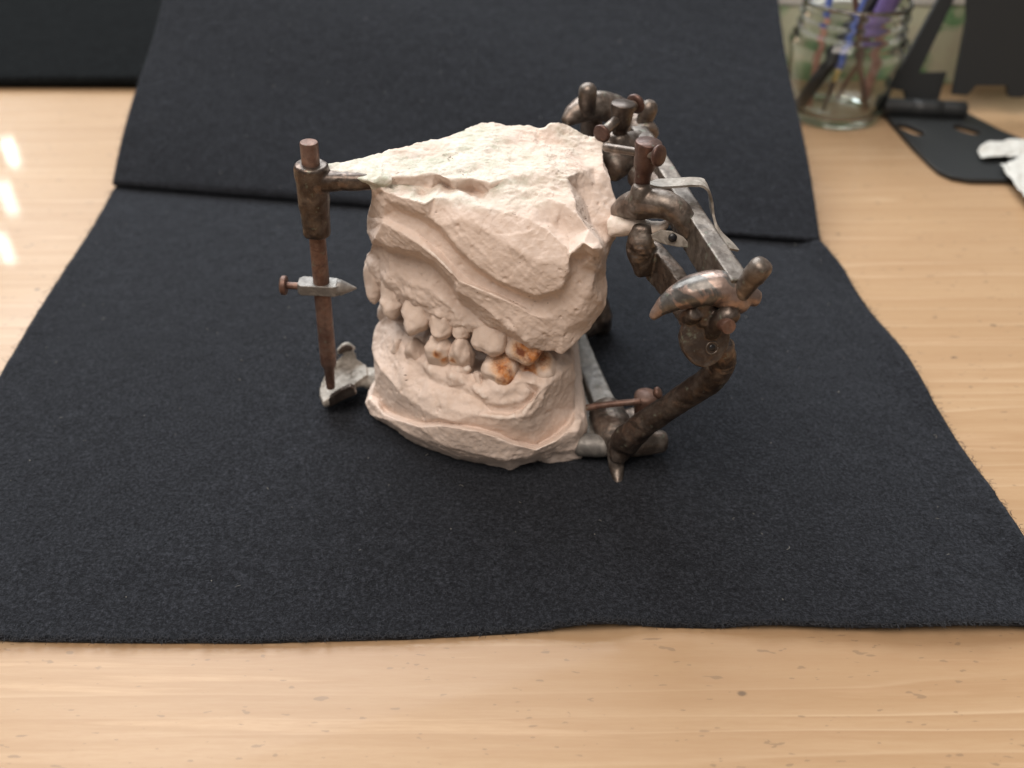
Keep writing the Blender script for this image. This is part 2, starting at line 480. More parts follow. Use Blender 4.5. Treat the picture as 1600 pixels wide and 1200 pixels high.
# ------------------------------------------------------------------ table
tb = mk('wooden_table', *box((0, 30, -1.5), (260, 190, 3)), M['wood'], base=(0, 30, -3))
bevel(tb, .3, 2)
tag(tb, 'pale wooden table top with fine grain under the black felt', 'table')

# ------------------------------------------------------------------ black felt, folded up at the back
LEFT = [(-17.6, 14.7), (-18.5, 20.), (-18.9, 25.4), (-19.3, 32), (-20.0, 41.1)]
rp = [P(u, v, z=.2)[:2] for u, v in ((1280, 389), (1318, 427), (1400, 548), (1455, 640), (1540, 762), (1600, 868))]
RIGHT = [(15.7, 14.95), (15.75, 16.2)] + [tuple(q) for q in rp[::-1]]
def poly_at(pts, s):
    pts = np.array(pts, float); d = np.r_[0, np.cumsum(np.linalg.norm(np.diff(pts, axis=0), axis=1))]; d /= d[-1]
    return np.c_[np.interp(s, d, pts[:, 0]), np.interp(s, d, pts[:, 1])]
def lift(sx):
    return .30*np.exp(-((sx-.595)/.035)**2)+.30*sstep(.69, .76, sx)*(.75+.25*np.sin(sx*30))+.16*sstep(.14, .05, sx)
FE = np.array([P(u, v, z=.12+float(lift(np.array([((u-800)/57+17.6)/33.3]))[0]))[:2] for u, v in ((-300, 985), (-100, 988), (0, 993), (200, 998), (400, 1000), (640, 995), (800, 987), (880, 978), (940, 973), (1000, 975), (1080, 980), (1250, 978), (1400, 982), (1600, 981), (1750, 984))])
NX, NA, NB = 240, 170, 130
sx = np.linspace(0, 1, NX)
rows = []
for t in np.linspace(0, 1, NA):
    l = poly_at(LEFT, [t])[0]; r = poly_at(RIGHT, [t])[0]
    p = l*(1-sx)[:, None]+r*sx[:, None]
    if t < .999:
        wv = (1-t)**3
        p[:, 1] += wv*(np.interp(p[:, 0], FE[:, 0], FE[:, 1])-14.85)
    z = .11+.11*min(1, t/.1)+lift(sx)*math.exp(-(t/.09)**1.5)-.0
    z += .35*np.exp(-((sx-1)/.02)**2)*(.5+.5*np.sin(t*14))+.2*np.exp(-(sx/.02)**2)*(.5+.5*np.sin(t*11+1))
    z += .10*np.sin(sx*7+1)*np.sin(t*5)*np.minimum(1, 4*t*(1-t))
    rows.append(np.c_[p, z])
fl = rows[-1].copy()
top_l = np.array([-19.3, 52.6, 6.5]); top_r = np.array([14.6, 51.1, 6.3])
nrm = np.array([.0, 1., 0])
# a tight pleat, then the sloping part
for dy, z in ((.3, .22), (.6, .24), (.72, .29), (.62, .37), (.32, .43), (.14, .50), (.16, .58)):
    q = fl.copy(); q[:, 1] += dy; q[:, 2] = z; rows.append(q)
st = rows[-1].copy()
wdir = np.linspace(0, 1, NB)[1:]
for t in wdir:
    e = (top_l*(1-sx)[:, None]+top_r*sx[:, None])
    e = st+(e-st)*1.35*t
    e[:, 2] += .25*np.sin(t*math.pi)*np.sin(sx*5+.8)+.10*np.sin(t*9+sx*6)
    e[:, 0] += .12*np.sin(t*8)*(sx-.5)
    rows.append(e)
G = np.array(rows); nr = len(rows)
V = G.reshape(-1, 3)
V[:, 2] += .018*fbm(V, 2.5, 3, 5)
F = [(i*NX+j, i*NX+j+1, (i+1)*NX+j+1, (i+1)*NX+j) for i in range(nr-1) for j in range(NX-1)]
felt = thing('felt_cloth', (0, 27, 0), 'large black felt cloth under the articulator, its back part folded up', 'felt cloth')
fo = mk('cloth', V, F, M['felt'], felt)
sm_ = fo.modifiers.new('thick', 'SOLIDIFY'); sm_.thickness = .13*S; sm_.offset = 0
# lint on it
def fibre(p, d, ln, r, curl, nseg=4):
    t = np.linspace(0, 1, nseg)
    side = np.array([-d[1], d[0], 0])
    pts = p+np.outer(t*ln, d)+np.outer(curl*ln*np.sin(t*math.pi), side)+np.outer(np.sin(t*math.pi)*ln*.15, [0, 0, 1])
    return tube(pts, [r], n=nseg, segs=3, rnd=False)
pcs = []
for k in range(230):
    i = rng.integers(6, nr-2); j = rng.integers(4, NX-4)
    p = G[i, j]+np.array([0, 0, .13]); a = rng.uniform(0, 6.28)
    if rng.random() < .6: pcs.append(ball(p, rng.uniform(.008, .026), 1))
    else: pcs.append(fibre(p, np.array([math.cos(a), math.sin(a), 0]), rng.uniform(.04, .16), rng.uniform(.004, .008), rng.uniform(-.4, .4)))
tag(mk('lint', *join(*pcs), M['lint'], felt), kind='stuff')
pcs = []
for k in range(5200):
    e = rng.random()
    if e < .35: i, j = 0, rng.integers(0, NX)
    elif e < .5: i, j = rng.integers(0, nr), (0 if rng.random() < .5 else NX-1)
    else: i, j = rng.integers(0, NA), rng.integers(0, NX)
    a = rng.uniform(0, 6.28)
    pcs.append(fibre(G[i, j]+np.array([0, 0, .10]), np.array([math.cos(a), math.sin(a), rng.uniform(0, .5)]), rng.uniform(.08, .22), .006, rng.uniform(-.5, .5)))
tag(mk('fuzz', *join(*pcs), M['fuzz'], felt), kind='stuff')

# second black sheet behind on the left
n1, n2 = 90, 60
V = np.array([(-62+46*a, 55.7-.6*a+34*b, .75+.1*math.sin(a*9)+2.0*b+.12*math.sin(a*5+b*4)) for b in np.linspace(0, 1, n2) for a in np.linspace(0, 1, n1)])
F = [(i*n1+j, i*n1+j+1, (i+1)*n1+j+1, (i+1)*n1+j) for i in range(n2-1) for j in range(n1-1)]
fs = mk('felt_sheet', V, F, M['felt_far'])
sm_ = fs.modifiers.new('thick', 'SOLIDIFY'); sm_.thickness = .55*S; sm_.offset = -1
tag(fs, 'second black felt sheet at the far left, behind the folded cloth', 'felt sheet')

# ------------------------------------------------------------------ the articulator
ART = thing('dental_articulator', (0, 24.5, .3), 'old brown metal dental articulator holding upper and lower pink plaster casts with teeth', 'dental articulator')

TEETH_U = [(585,444,25.15,32,50,.36,-14,.1,0),(615,466,24.42,40,50,.40,-6,.1,0),(651,493,23.66,44,50,.42,8,.12,0),(690,511,23.18,38,36,.40,0,.15,0),(722,517,23.05,28,28,.34,0,.1,0),(765,531,22.6,52,34,.42,8,.4,1.),(818,548,22.3,54,30,.40,8,.4,1.)]
TEETH_L = [(625,550,24.25,22,48,.30,4,.1,0),(650,551,23.72,26,48,.33,0,.2,0),(687,547,23.06,38,42,.40,0,.2,1.),(720,551,22.85,36,48,.40,0,.12,0),(781,579,22.32,54,42,.48,4,.35,1.),(838,572,22.5,62,32,.44,-6,.35,1.)]
def bubbles(V, N, k, seed):
    r_ = np.random.default_rng(seed); d = np.zeros(len(V))
    idx = np.where(-N[:, 1] > .25)[0]
    for i in r_.choice(idx, k):
        q = np.linalg.norm(V-V[i], axis=1); w = r_.uniform(.03, .07)
        d -= .05*np.exp(-(q/w)**2)
    return d
def collar(V, teeth, sgn):
    d = np.zeros(len(V))
    for u, v, y, wp, hp, dep, *_ in teeth:
        c = P(u, v-sgn*hp*.42, y=y); k = 50.
        q = (V-c)/np.array([wp/2/k*1.25, dep*1.3, hp/2/k*.75]); r = np.linalg.norm(q, axis=1)
        d = np.maximum(d, np.exp(-((r-.9)/.42)**2))
    return d
def juga(V, teeth, sgn):
    d = np.zeros(len(V))
    for u, v, y, wp, hp, *_ in teeth:
        c = P(u, v, y=y); k = 50.; h = sgn*(V[:, 2]-c[2])-hp/2/k
        x = np.abs((V[:, 0]-c[0])*.88-(V[:, 1]-c[1])*.47)/(wp/2/k)
        d = np.maximum(d, np.exp(-(x/.75)**2)*sstep(-.3, .1, h)*sstep(1.3, .1, h)*(np.abs(V[:, 1]-c[1]) < 1.6))
    return d
# ---- upper cast
z_, y_ = 'z', 'y'
out_u = [(579,268,z_,9.25),(583,245,z_,9.36),(600,239,z_,9.42),(650,226,z_,9.42),(700,211,z_,9.42),(735,199,z_,9.42),(770,193,z_,9.42),(810,195,z_,9.4),(838,202,z_,9.3),
 (849,202,z_,9.4),(860,193,z_,9.55),(872,189,z_,9.62),(888,194,z_,9.5),(905,204,z_,9.35),(920,213,z_,9.2),(938,211,z_,9.2),(945,218,z_,9.1),(942,234,z_,9.0),
 (943,262,y_,25.6),(954,280,y_,25.2),(960,308,y_,24.8),(971,340,y_,24.3),(971,356,y_,24.2),(966,368,y_,24.1),(956,382,y_,24),(948,410,y_,23.8),(946,430,y_,23.6),(949,447,y_,23.5),(947,480,y_,23.0),
 (920,517,y_,22.4),(898,539,y_,22.0),(878,556,y_,21.75),(866,552,y_,21.8),(852,549,y_,21.9),(838,547,y_,22.05),(825,545,y_,22.15),(800,540,y_,22.4),(770,527,y_,22.6),(740,518,y_,22.8),(700,508,y_,23.1),(665,500,y_,23.5),(635,487,y_,24),(610,468,y_,24.6),(594,455,y_,24.9),
 (576,440,y_,25.4),(570,425,y_,25.6),(575,400,y_,25.5),(581,380,y_,24.9),(573,362,y_,25.4),(573,338,y_,25.2),(580,312,y_,24.3),(580,295,y_,24.0),(578,284,y_,24.05)]
rid_u = [
 # top crust edge
 [(578,284,y_,24.05),(588,279,z_,9.25),(600,277,z_,9.28),(640,275,z_,9.3),(680,271,z_,9.3),(704,280,z_,9.25),(730,278,z_,9.3),(754,283,z_,9.25),(766,288,z_,9.2),(794,278,z_,9.3),(816,272,z_,9.32),(838,262,z_,9.38),(852,256,z_,9.4)],
 # shoulder under the bump
 [(848,222,z_,9.2),(870,226,z_,9.1),(896,233,z_,9.0),(912,226,z_,9.05),(928,219,z_,9.15),(938,211,z_,9.2)],
 [(848,222,z_,9.2),(838,202,z_,9.3)], [(848,222,z_,9.2),(826,246,z_,9.28),(852,256,z_,9.4)],
 [(826,246,z_,9.28),(790,232,z_,9.38),(740,226,z_,9.42),(690,240,z_,9.40),(640,252,z_,9.38)],
 [(852,256,z_,9.4),(868,268,z_,9.32),(884,279,z_,9.2),(905,270,z_,9.02),(928,262,z_,8.85),(943,262,y_,25.6)],
 [(928,262,z_,8.85),(940,270,z_,8.8),(954,280,y_,25.2)],
 # main ridge down the right
 [(884,279,z_,9.2),(892,295,z_,9.1),(898,312,z_,8.98),(904,336,z_,8.78),(920,358,z_,8.5),(938,378,z_,8.25),(942,388,z_,8.15)],
 # face right of the ridge (hollow)
 [(900,296,y_,24.55),(912,310,y_,24.45),(925,350,y_,23.85),(944,380,y_,23.45),(946,402,y_,23.45),(946,430,y_,23.85)],
 [(912,310,y_,24.2),(930,290,y_,24.9)],
 # nub
 [(942,388,z_,8.15),(938,399,y_,21.95),(926,402,y_,21.95),(914,397,y_,22.1)],
 [(912,378,z_,8.4),(926,388,z_,8.35),(938,378,z_,8.25)],
 [(938,399,y_,21.95),(940,410,y_,22.5),(946,430,y_,23.6)],
 # front edge of the top
 [(580,295,y_,24.0),(600,298,y_,23.75),(615,303,y_,23.55),(640,311,y_,23.3),(664,320,y_,23.0),(680,308,z_,9.0),(704,309,z_,8.98),(722,303,z_,9.05),(734,312,z_,8.98),(746,320,z_,8.93),(770,326,z_,8.88),(792,334,z_,8.82),(830,346,z_,8.68),(856,358,z_,8.5),(872,374,z_,8.3),(884,383,z_,8.2),(891,396,y_,21.75)],
 # pockets on the front edge
 [(600,298,y_,23.75),(618,288,z_,9.0),(650,290,z_,8.95),(680,308,z_,9.0)], [(660,302,z_,8.78),(672,296,z_,8.85)],
 [(712,296,z_,8.9),(738,300,z_,8.68),(752,302,z_,8.76)], [(700,292,z_,8.75),(690,285,z_,8.9)],
 [(754,283,z_,9.25),(764,298,z_,9.0),(758,310,z_,8.88),(746,320,z_,8.93)],
 [(862,348,z_,8.5),(874,352,z_,8.38),(888,362,z_,8.3),(891,372,z_,8.23)],
 [(835,320,z_,8.92),(860,310,z_,9.02),(880,318,z_,8.95)],
 # big chunk: lower edge and the step beneath it
 [(891,396,y_,21.75),(888,414,y_,21.68),(886,430,y_,21.62),(874,452,y_,21.55),(858,456,y_,21.6),(840,463,y_,21.65),(806,450,y_,21.82),(776,436,y_,22.0),(746,414,y_,22.25),(722,391,y_,22.5),(706,372,y_,22.66),(690,354,y_,22.82),(672,340,y_,23.0),(648,328,y_,23.2),(620,318,y_,23.5),(600,311,y_,23.75)],
 [(894,400,y_,22.22),(893,430,y_,22.1),(880,454,y_,21.97),(860,462,y_,22),(838,469,y_,22.07),(802,457,y_,22.24),(772,443,y_,22.4),(741,420,y_,22.64),(716,396,y_,22.87),(700,378,y_,23.04),(684,360,y_,23.22),(655,342,y_,23.47),(618,328,y_,23.82)],
 [(720,340,y_,22.75),(760,360,y_,22.42),(800,385,y_,22.02),(840,410,y_,21.75)],
 [(894,400,y_,22.1),(908,404,y_,22.35),(914,397,y_,22.1)],
 # ledge
 [(600,340,y_,23.88),(622,348,y_,23.65),(650,362,y_,23.35),(688,392,y_,22.98),(716,422,y_,22.71),(742,444,y_,22.51),(790,464,y_,22.23),(830,484,y_,21.97),(852,498,y_,21.75)],
 [(598,348,y_,23.68),(612,355,y_,23.48),(640,372,y_,23.13),(680,399,y_,22.66),(700,420,y_,22.48),(716,438,y_,22.36),(760,456,y_,22.08),(800,473,y_,21.88),(830,492,y_,21.8),(862,514,y_,21.78),(880,516,y_,21.8)],
 # underside of the left band
 [(586,372,y_,24.0),(604,384,y_,23.72),(630,388,y_,23.4),(660,396,y_,23.05),(680,408,y_,22.78),(696,424,y_,22.62),(710,440,y_,22.5)],
 [(588,384,y_,25.05),(606,394,y_,24.5),(630,398,y_,24.2),(658,406,y_,23.85),(678,418,y_,23.6),(692,434,y_,23.4),(706,452,y_,23.25)],
 # lower edge of the right band
 [(710,440,y_,22.45),(714,456,y_,22.41),(738,468,y_,22.25),(764,486,y_,22.05),(784,505,y_,21.93),(808,518,y_,21.8),(823,533,y_,21.71),(830,542,y_,21.73),(852,549,y_,21.85)],
 [(706,452,y_,23.25),(716,470,y_,23.1),(738,486,y_,22.9),(764,506,y_,22.65),(790,519,y_,22.5),(814,532,y_,22.35),(825,545,y_,22.3)],
 [(760,476,y_,22.12),(775,497,y_,21.98)],
 # corner of right face
 [(880,516,y_,21.68),(878,556,y_,21.75)], [(880,454,y_,21.85),(905,480,y_,21.9),(915,500,y_,22.0),(920,517,y_,22.4)], [(893,430,y_,21.98),(925,450,y_,22.1),(940,470,y_,22.4),(949,447,y_,23.5)],
 [(905,420,y_,22.2),(930,425,y_,22.3),(940,410,y_,22.5)],
 # gum swellings
 [(610,430,y_,24.15),(640,440,y_,23.65),(670,452,y_,23.2),(700,476,y_,22.95)],
 [(625,466,y_,24.05),(655,478,y_,23.55),(690,494,y_,23.15),(722,500,y_,22.9),(756,514,y_,22.6)],
 [(600,430,y_,24.6),(585,420,y_,25.1)],
]
def back_u(p):
    x, y, z = p
    if z > 8.9: return np.array([x*.9, max(y+.5, 25.2), z-1.3])
    if x < -3.5: return np.array([x+.9, 27.4, z])
    if x > 2.3: return np.array([x-.2, max(27.6, y+2), z])
    return np.array([x*.9, y+1.3, z+.5])
W, F = cage(out_u, rid_u, back_u, (0, 1.5, .3))
V, F, E = densify(W, F, .052)
V = lap(V, E, 4)
mk_ = sstep(.8, 1.6, V[:, 0])*sstep(8.1, 7.4, V[:, 2]); V = V+(lap(V, E, 14)-V)*mk_[:, None]
N = vnormals(V, F)
top = sstep(.35, .75, N[:, 2])*sstep(8.7, 9.1, V[:, 2])
front = sstep(.2, .6, -N[:, 1])
disp = .020*fbm(V, 1.5, 4, 3)+.010*fbm(V, 7, 3, 9)
disp += top*(.085*terrace(V*np.array([.8, 1.5, 1]), 1.1, 21, 4., .12)+.02*ridged(V*np.array([1, 1.6, 1]), 2.2, 3, 22)-.02)
disp += front*sstep(6.5, 7.4, V[:, 2])*.03*terrace(V, .8, 23, 1.6, .12)
Ls = V@np.array([.62, 0, .78]); Lc = V@np.array([.78, 0, -.62])
disp += front*.012*fbm(np.c_[Lc*.5, V[:, 1]*.3, Ls*3.2], 2.2, 3, 31)
disp += bubbles(V, N, 70, 3)
disp += sstep(6.2, 5.5, V[:, 2])*sstep(.75, .1, V[:, 0])*(.05*collar(V, TEETH_U, 1)+.11*juga(V, TEETH_U, 1)+.03*ridged(V, 1.8, 3, 71)+.018*fbm(V, 5, 3, 72))
# crack in the right face
def seg_d(V, a, b):
    a = np.array(a); b = np.array(b); ab = b-a; t = np.clip(((V-a)@ab)/ab.dot(ab), 0, 1)
    return np.linalg.norm(V-(a+np.outer(t, ab)), axis=1)
for a, b in (((906,515),(894,534)), ((894,534),(886,545))):
    d = seg_d(V, P(*a, y=22.05), P(*b, y=21.95)); disp -= .05*np.exp(-(d/.035)**2)*(d < .3)
V = V+N*disp[:, None]
V = lap(V, E, 1, .2)
def spots(V, lst):
    s = np.zeros(len(V))
    for u, v, y, r in lst:
        d = np.linalg.norm((V-P(u, v, y=y))*np.array([1, .6, 1]), axis=1); s = np.maximum(s, np.clip(1.25-d/r*.75, 0, 1))
    return s
crust = top*(.35+.65*sstep(1.5, -2.5, V[:, 0]))*sstep(-.6, .5, fbm(V, .9, 3, 44)+.35)
dirt = np.clip(.5*ridged(V, 1.1, 3, 51)-.42, 0, 1)*.6*(V[:, 2] < 7)
mk('upper_cast', V, F, M['plaster'], ART, attrs=dict(crust=crust, dirt=dirt, stain=np.zeros(len(V)), edge=convexity(V, E, vnormals(V, F))*58))
UC = bpy.data.objects['upper_cast']

# ---- lower cast
out_l = [(604,492,z_,3.5),(592,506,z_,3.1),(584,526,z_,2.75),(581,548,z_,2.45),(584,566,z_,2.1),(586,600,y_,24.1),(580,618,z_,1.0),(571,630,z_,.8),(578,648,z_,.5),(603,664,z_,.3),(635,685,z_,.2),(664,700,z_,.12),(709,716,z_,.1),(752,726,z_,.08),(784,732,z_,.06),(800,738,z_,.02),(816,728,z_,.1),(840,720,z_,.2),(861,725,z_,.1),(880,722,z_,.12),(909,716,z_,.2),(913,704,z_,.45),
 (916,686,y_,22.1),(920,668,y_,22.3),(914,654,y_,22.4),(904,647,y_,22.5),(898,640,y_,22.75),(898,600,y_,22.75),(898,568,y_,22.75),(893,557,y_,23.0),(872,551,y_,22.9),(850,556,y_,22.8),(810,565,y_,22.7),(775,566,y_,22.8),(758,586,y_,22.8),(740,582,y_,22.9),(715,556,y_,23.2),(690,545,y_,23.5),(660,538,y_,24.),(635,522,y_,24.6),(618,506,y_,25.)]
rid_l = [
 # rim of the cast
 [(581,548,z_,2.5),(588,566,z_,2.45),(595,578,z_,2.41),(613,597,z_,2.35),(629,617,z_,2.25),(653,634,z_,2.21),(683,653,z_,2.15),(706,658,z_,2.15),(740,661,z_,2.17),(773,664,z_,2.2),(811,664,z_,2.25),(827,656,z_,2.4),(840,637,z_,2.75),(853,610,z_,3.15),(872,588,z_,3.45),(898,568,y_,22.75)],
 # mounting plaster edge against the cast wall
 [(586,600,y_,24.16),(592,622,y_,23.91),(602,640,y_,23.56),(627,651,y_,22.81),(652,660,y_,22.16),(688,660,y_,21.68),(720,664,y_,21.44),(746,668,y_,21.3),(775,676,y_,21.24),(800,687,y_,21.26),(837,696,y_,21.36),(866,680,y_,21.86),(890,660,y_,22.26),(898,640,y_,22.81)],
 [(578,623,y_,23.79),(590,635,y_,23.44),(600,648,y_,23.04),(626,658,y_,22.34),(654,667,y_,21.69),(690,665,y_,21.24),(720,670,y_,20.96),(746,674,y_,20.82),(775,683,y_,20.76),(800,694,y_,20.76),(837,703,y_,20.84),(868,689,y_,21.19),(888,673,y_,21.44)],
 [(600,655,y_,22.95),(640,676,y_,22.05),(690,695,y_,21.2),(745,710,y_,20.85),(790,718,y_,20.75),(830,712,y_,20.9),(850,706,y_,21.05)],
 # ball and folds at the right heel
 [(888,672,y_,21.6),(898,658,y_,21.75),(908,655,y_,21.9),(915,668,y_,21.95),(912,684,y_,21.9)],
 [(850,706,y_,21.1),(868,700,y_,21.25),(888,690,y_,21.45),(904,694,y_,21.6),(913,704,z_,.45)], [(868,700,y_,21.25),(866,710,y_,21.5),(880,712,y_,21.45),(905,706,y_,21.55)],
 [(898,658,y_,21.75),(903,672,y_,21.55),(900,684,y_,21.5)],
 # wall mid
 [(865,640,y_,22.0),(880,620,y_,22.35)],
 # gum
 [(604,520,z_,3.16),(600,545,z_,2.81),(612,572,z_,2.61),(636,600,z_,2.56),(665,622,z_,2.51),(700,638,z_,2.48),(745,648,z_,2.51),(790,652,z_,2.56),(815,648,z_,2.66),(832,628,z_,3.01),(848,604,z_,3.36)],
 [(618,530,y_,24.3),(630,560,y_,23.6),(652,582,y_,23.05),(690,600,y_,22.4),(730,612,y_,22.05),(750,625,y_,21.8)],
 [(640,556,y_,23.5),(668,572,y_,22.95),(700,580,y_,22.55),(728,586,y_,22.4),(742,588,y_,22.45)],
 # swelling round the molar
 [(730,575,y_,22.5),(728,600,y_,22.1),(742,628,y_,21.72),(770,644,y_,21.48),(800,646,y_,21.42),(820,638,y_,21.55),(838,615,y_,21.85)],
 [(748,585,y_,22.15),(752,610,y_,21.8),(772,626,y_,21.55),(800,628,y_,21.48),(818,618,y_,21.65)],
 [(765,590,y_,21.95),(790,600,y_,21.75),(815,595,y_,21.8),(845,585,y_,22.0),(872,572,y_,22.35)],
]
def back_l(p):
    x, y, z = p
    if z < 1.2: return np.array([x*.95, 28.0 if x < 2 else 26.5, max(z, .05)])
    if x < -3.5: return np.array([x+.6, 28, min(z, 2.2)])
    if x > 1.9: return np.array([x, 27.5, min(z, 2.0)])
    return np.array([x*.95, y+2.4, min(2.2, z-.9)])
W, F = cage(out_l, rid_l, back_l, (0, .5, -.5))
V, F, E = densify(W, F, .052)
V = lap(V, E, 4)
mk_ = np.maximum(sstep(1.2, 1.8, V[:, 0]), .5*sstep(2.3, 2.7, V[:, 2])); V = V+(lap(V, E, 10)-V)*mk_[:, None]
N = vnormals(V, F)
disp = .020*fbm(V, 1.8, 4, 13)+.010*fbm(V, 7, 3, 19)
gum = sstep(2.2, 2.7, V[:, 2])*sstep(.0, .4, N[:, 2]+.2)
# vertical folds on the gum and rings round the molar
c0 = P(785, 582, y=21.9)
dm = np.linalg.norm((V-c0)*np.array([1, .8, 1.1]), axis=1)
disp += gum*.035*np.sin(dm*13+fbm(V, 1.5, 2, 3)*2)*np.exp(-((dm-1.1)/.5)**2)
c1 = P(700, 556, y=22.7); dm = np.linalg.norm((V-c1)*np.array([.8, .8, 1.2]), axis=1)
disp += gum*.03*np.sin(dm*14+1+fbm(V, 1.5, 2, 3)*2)*np.exp(-((dm-.95)/.4)**2)
disp += gum*.03*fbm(np.c_[V[:, 0]*2.4, V[:, 1]*1.2, V[:, 2]*.5], 1.2, 3, 77)
disp += bubbles(V, N, 45, 4)
disp += gum*(.05*collar(V, TEETH_L, -1)+.10*juga(V, TEETH_L, -1)+.02*ridged(V, 2.0, 3, 73)+.015*fbm(V, 5, 3, 74))
low = sstep(1.4, .8, V[:, 2]); disp += low*.05*terrace(V*np.array([.5, .5, 1.3]), 1.1, 24, 3., .12)+low*.02*fbm(V*np.array([.5, .5, 1.6]), 1.7, 3, 41)
V = V+N*disp[:, None]
V = lap(V, E, 1, .35)
dirt = np.clip(.5*ridged(V, 1.3, 3, 52)-.35, 0, 1)*.8*gum
stl = spots(V, [(684,553,22.55,.16),(694,562,22.45,.18),(702,565,22.4,.14),(792,582,21.75,.3),(812,578,21.9,.25),(838,566,22.0,.25),(852,561,22.2,.25)])
mk('lower_cast', V, F, M['plaster'], ART, attrs=dict(crust=np.zeros(len(V)), dirt=dirt, stain=stl, edge=convexity(V, E, vnormals(V, F))*58))
LC = bpy.data.objects['lower_cast']

# plaster crust on top of the front arm
oc = [(503,262,z_,9.44),(512,256,z_,9.5),(530,253,z_,9.46),(560,247,z_,9.45),(590,240,z_,9.44),(612,240,z_,9.4),(612,282,z_,9.25),(596,292,y_,23.85),(583,291,y_,23.9),(570,286,y_,23.92),(556,281,y_,23.92),(546,279,y_,23.92),(538,281,y_,23.9),(528,279,y_,23.92),(516,274,y_,23.95),(506,270,y_,24.0)]
rc = [[(506,266,z_,9.42),(530,266,z_,9.42),(560,268,z_,9.4),(590,274,z_,9.35),(600,280,z_,9.3)],[(520,272,z_,9.33),(545,276,z_,9.31),(570,281,z_,9.3),(585,286,z_,9.26)]]
W, F = cage(oc, rc, lambda p: p+np.array([0, .08, -.17]), (0, 0, 0))
V, F, E = densify(W, F, .05); V = lap(V, E, 3)
V = V+vnormals(V, F)*(.03*fbm(V, 3, 4, 5)+.02*ridged(V, 2.2, 3, 6)-.01)[:, None]
mk('plaster_crust', V, F, M['plaster'], UC, attrs=dict(crust=np.clip(1.1+.6*fbm(V, 1.5, 3, 3), 0, 1), dirt=np.zeros(len(V)), stain=np.zeros(len(V)), edge=np.zeros(len(V))))
# far side of both arches
for par, zz, sd in ((UC, 4.9, 61), (LC, 3.3, 62)):
    V, F, E = remesh(*join(tube([(-4.3, 25.6, zz), (-3.6, 26.9, zz), (-2, 27.7, zz), (.2, 28, zz), (2.4, 28, zz)], [.5, .62, .66, .7, .7], n=30, flat=.8),
        tube([(-4.0, 26.2, zz+(1.1 if par is UC else -1.1)), (-2, 27.6, zz+(1.1 if par is UC else -1.1)), (2.2, 27.8, zz+(1.1 if par is UC else -1.1))], [.7, .9, .9], n=20)), .07)
    V = lap(V, E, 2); V = V+vnormals(V, F)*(.06*fbm(V, 1.6, 3, sd))[:, None]
    mk('far_gum', V, F, M['plaster'], par, attrs=dict(crust=np.zeros(len(V)), dirt=np.zeros(len(V)), stain=np.zeros(len(V)), edge=np.zeros(len(V))))

# ---- teeth, each its own shape
def tooth(u, v, y, wpx, hpx, dep, parent, seed, tilt=0, sq=.25, cusp=0, up=False, stains=(), dk=()):
    c = P(u, v, y=y); k = FPX/((c[1])/(CP-(v-600)/FPX*SP))
    rx, rz = wpx/2/k, hpx/2/k/.92
    v0, f0 = ball((0, 0, 0), 1, 4)
    e = 1-sq
    q = np.sign(v0)*np.abs(v0)**e; q /= np.maximum(1, np.linalg.norm(q, axis=1)/1.18)[:, None]
    sgn = 1 if up else -1
    tipz = sgn*q[:, 2]                                # +1 at the biting end, -1 at the root
    tip = sstep(.0, .9, tipz)
    if cusp:                                          # molar: four cusps, a groove down the cheek side
        q[:, 2] += sgn*tip*(.15*np.abs(np.sin(q[:, 0]*3.0))-.10*np.exp(-(q[:, 1]/.3)**2))
        q[:, 1] += .16*np.exp(-((q[:, 0]-.08)/.2)**2)*(q[:, 1] < 0)*sstep(-.6, .6, tipz)
    else:                                             # one blunt cusp, a flatter cheek face
        q[:, 2] += sgn*tip*.16*(1-np.minimum(1, np.abs(q[:, 0]-.1)*1.6))
        q[:, 0] *= 1-.16*tip
        q[:, 1] = np.where(q[:, 1] < 0, np.maximum(q[:, 1], -.86), q[:, 1])
    q[:, 2] = np.where(tipz < 0, q[:, 2]*1.75, q[:, 2])   # long root running into the gum
    q[:, :2] *= (1+.10*sstep(.0, -.7, tipz)-.25*sstep(-.8, -1.7, q[:, 2]*sgn))[:, None]
    V = q*np.array([rx, dep, rz])
    la = math.radians(20 if up else 28)*sgn; V = V@np.array([[1, 0, 0], [0, math.cos(la), math.sin(la)], [0, -math.sin(la), math.cos(la)]])
    a = math.radians(tilt); R = np.array([[math.cos(a), 0, math.sin(a)], [0, 1, 0], [-math.sin(a), 0, math.cos(a)]])
    b = math.radians(-28); R2 = np.array([[math.cos(b), -math.sin(b), 0], [math.sin(b), math.cos(b), 0], [0, 0, 1]])
    V = V@R.T@R2.T+c
    n = (V-c); n /= np.linalg.norm(n, axis=1)[:, None]
    V = V+n*(.05*fbm(V, 2.0, 3, seed)+.03*ridged(V, 2.6, 3, seed+5)+.03*terrace(V, 1.8, seed+7, 2.5, .25)+.012*fbm(V, 7, 2, seed))[:, None]
    stn = spots(V, stains)
    d = np.clip(.5*ridged(V, 1.7, 3, seed+9)-.3, 0, 1)*.5
    return mk('tooth', V, f0, M['tooth'], parent, attrs=dict(crust=np.zeros(len(V)), dirt=d, stain=stn, edge=np.zeros(len(V))))
SU = {6: [(816,546,22.0,.32),(834,553,21.95,.36),(846,555,22.0,.3)]}
SL = {2: [(683,553,22.7,.15),(694,563,22.7,.14)], 3: [(706,566,22.5,.13)], 4: [(783,572,21.9,.34),(788,586,21.9,.28),(796,592,21.9,.22)], 5: [(811,570,22.1,.28),(826,577,22.1,.25),(851,561,22.1,.32)]}
for i_, t_ in enumerate(TEETH_U): tooth(*t_[:6], UC, 1+i_, *t_[6:], False, SU.get(i_, ()))
